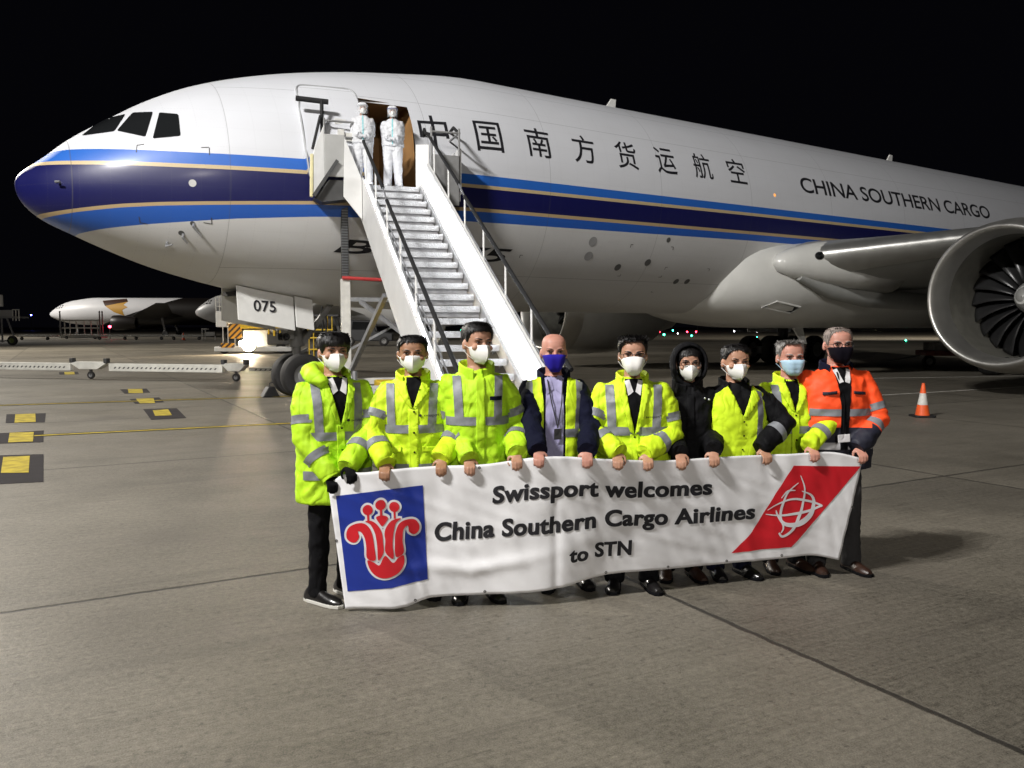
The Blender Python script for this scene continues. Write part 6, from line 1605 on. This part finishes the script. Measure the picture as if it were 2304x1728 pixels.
# maintenance stand cut by the left edge
ms, K6 = unit('maintenance_stand', 'grey maintenance stand with railing and one dark wheel at the left edge', 'maintenance stand', 14, 777)
UB(ms, K6, 'platform', 14, 777, -30, 32, 712, 716, 0, 2.5, M['grey']); UB(ms, K6, 'side_screen', 14, 777, -30, 30, 698, 712, 0, .1, mat('stand_grey', (.3, .3, .3), .5))
for x in (31, 38, 45): UB(ms, K6, 'railing_post', 14, 777, x-.8, x+.8, 696, 722, 0, .08, M['offwhite'])
UB(ms, K6, 'railing_bar', 14, 777, 30, 46, 696, 698, 0, .08, M['offwhite']); UB(ms, K6, 'mast', 14, 777, -20, 4, 664, 690, .2, .3, M['white'])
MB().bar(((18-14)*K6, 0, (777-716)*K6), ((32-14)*K6, 0, (777-755)*K6), .12).build('slanted_leg', M['grey'], ms)
MB().bar(((6-14)*K6, 0, (777-716)*K6), ((6-14)*K6, 0, .3), .12).build('leg', M['grey'], ms); MB().bar(((-20-14)*K6, 0, .4), ((36-14)*K6, 0, .45), .14).build('axle_beam', M['grey'], ms)
t_, rm = MB(), MB(); wheel(t_, rm, ((30-14)*K6, -.1, .46), .46, .35); o = t_.build('wheel', M['tyre'], ms, True); rm.build('rim', mat('green_rim', (.10, .13, .03), .5), o, True)
# dark tractor behind the stairs
tr, K7 = unit('tow_tractor', 'low dark tow tractor seen behind the left side of the boarding stairs', 'tractor', 826, 778, .1)
M['trac'] = mat('dark_tractor_paint', (.020, .021, .024), .4, var=.2)
MB().prism([(-2.2, -1, .45), (2.4, -1, .45), (2.4, -1, 1.2), (.9, -1, 1.35), (.6, -1, 2.35), (-1.5, -1, 2.4), (-2.2, -1, 1.5)], (0, 0, 0), (0, 2, 0)).build('body', M['trac'], tr, bevel=.08)
MB().prism([(-1.3, -1.02, 1.5), (.6, -1.02, 1.5), (.42, -1.02, 2.2), (-1.2, -1.02, 2.25)], (0, 0, 0), (0, .015, 0)).build('window', M['glass'], tr)
for x in (-1.5, 1.6):
    t_, rm = MB(), MB(); wheel(t_, rm, (x, -.9, .45), .45, .3); o = t_.build('wheel', M['tyre'], tr, True); rm.build('rim', M['grey'], o, True)
# cart seen below the near engine
ct, K8 = unit('baggage_cart', 'low grey and red cart with a black wheel beyond the near engine', 'cart', 2125, 826, -.15)
MB().box((.5, 0, .62), (3.0, 1.4, .22)).build('bed', mat('cart_red', (.20, .05, .04), .6, var=.3), ct, bevel=.03); MB().box((.6, 0, .9), (2.6, 1.3, .36)).build('load_cover', mat('cart_grey', (.24, .22, .21), .7, var=.25), ct, bevel=.06)
for x in (-.85, 1.6):
    t_, rm = MB(), MB(); wheel(t_, rm, (x, -.6, .27), .27, .22); o = t_.build('wheel', M['tyre'], ct, True); rm.build('rim', M['grey'], o, True)
MB().bar((-1.0, 0, .5), (-2.4, 0, .25), .06).build('tow_bar', M['grey'], ct)
# terminal building on the horizon with lit windows
q = gp(1985, 743); tb = empty('terminal_building', (q.x, q.y*1.0, 0), -.1); tag(tb, 'long dark building on the horizon with a few lit windows', 'building')
KB = q.y/CF; MB().box((0, 10, 4.2*KB), (300*KB, 20, 9*KB)).build('wall', mat('dark_cladding', (.035, .035, .034), .7, var=.2), tb)
MB().box((0, 10, 9*KB), (305*KB, 22, .8*KB)).build('roof', M['darkgrey'], tb)
M['litwin'] = mat('lit_window', (.9, .8, .5), .5, emit=(1, .88, .5), estr=7)
for px, w_, y in ((1905, 5, 725), (1946, 6, 729), (1972, 14, 731), (2071, 5, 727), (2079, 4, 726)):
    o = MB().box(((px-1985)*KB, -.1, (743-y)*KB*.92), (w_*KB, .1, 3*KB)).build('window', M['litwin'], tb); MB().box(((px-1985)*KB, -.06, (743-y)*KB*.92), ((w_+1)*KB, .1, 3.6*KB)).build('frame', M['darkgrey'], o)
# lights out on the field
LM = {'red': ((1, .03, .06), 30), 'green': ((.05, 1, .55), 22), 'white': ((.95, .97, 1), 22), 'blue': ((.12, .15, 1), 40), 'amber': ((1, .75, .3), 22)}
for k_, (rgb, s_) in LM.items(): M['lamp_'+k_] = mat('lit_'+k_+'_lens', rgb, .3, emit=rgb, estr=s_)
lights = [(1484, 747.6, 'red', 'larger red field light left of the green ones, under the fuselage'), (1514, 744.5, 'green', 'topmost green field light between the red ones under the fuselage'), (1494, 755, 'green', 'green field light low beside the larger red one'),
 (1546, 748, 'red', 'red field light in the middle of the field light cluster'), (1566, 748, 'red', 'rightmost small red field light of the cluster'), (1556, 757, 'green', 'green field light below the two small red ones'),
 (1703, 747, 'white', 'tiny white field light above a green one near the main wheels'), (1703, 760, 'green', 'green field light straight below the tiny white one'), (1525, 751, 'white', 'tiny faint white field light amid the coloured cluster'), (1907, 751, 'white', 'white field light beside the head of the man in orange'), (2038, 768, 'green', 'green field light alone between orange man and engine'), (1038, 744, 'green', 'green field light seen between the steps of the boarding stairs'), (1652, 746, 'white', 'faint white field light between cluster and main wheels')]
for px, py, c_, lab in lights:
    q = gp(px, max(py, 744) + 1.0); s = q.y/CF
    o = empty('field_light', (q.x, q.y, 0)); tag(o, lab, 'field light', 'lights out on the airfield')
    r = (2.1 if 'larger' in lab else 1.55 if 'tiny' not in lab and 'faint' not in lab else .95)*s
    MB().lathe([(r*.8, 0), (r*.6, r*.5), (r*.6, .3*r+.1)], (0, 0, 0), 'z', 10).build('stem', M['darkgrey'], o); MB().ball((0, 0, r*1.0+.1), (r, r, r*1.2), 6).build('lens', M['lamp_'+c_], o, True)
for px, py, c_, lab, rr in ((1570, 725, 'white', 'white lamp on a far mast left, just under the belly', 1.3), (1662, 725, 'white', 'white lamp on a far mast right, under the wing fairing', 1.2), (70, 709, 'blue', 'small blue lamp on a mast in the dark at far left', 1.5), (247, 735, 'red', 'red lamp on a low mast beside the empty rack', 3.2)):
    Y = 420 if c_ != 'red' else 118; p_ = dp(px, py, Y); s = Y/CF; o = empty('mast_lamp', (p_.x, p_.y, 0)); tag(o, lab, 'mast light', 'lamps on masts')
    MB().tube([(0, 0, 0), (0, 0, p_.z)], .12 if c_ != 'red' else .05, 6).build('mast', M['darkgrey'], o); MB().ball((0, 0, p_.z), rr*s, 6).build('lens', M['lamp_'+c_], o, True)
# air intake on the wing root fairing
fo = [o for o in plane.children if o.name.startswith('wing_root_fairing')][0]
fb = bmesh.new(); fb.from_mesh(fo.data); FB2 = BVHTree.FromBMesh(fb)
def hit2(px, py):
    o = PWI @ CAM; d = (PWI.to_3x3() @ ray(px, py)).normalized(); return FB2.ray_cast(o, d)[:2]
poly = [(1714, 690), (1748, 678), (1800, 690), (1778, 704)]
loc = [hit2(*p) for p in poly]
if all(l[0] is not None for l in loc):
    mb = MB(); pts = [l[0]+l[1]*.012 for l in loc]; mb.add(pts, [(0, 1, 2, 3)]); o = mb.build('air_intake', M['dark_void'], plane)
    MB().tube([p for p in pts], .035, 6, closed=True).build('intake_lip', M['fair'], o, True)
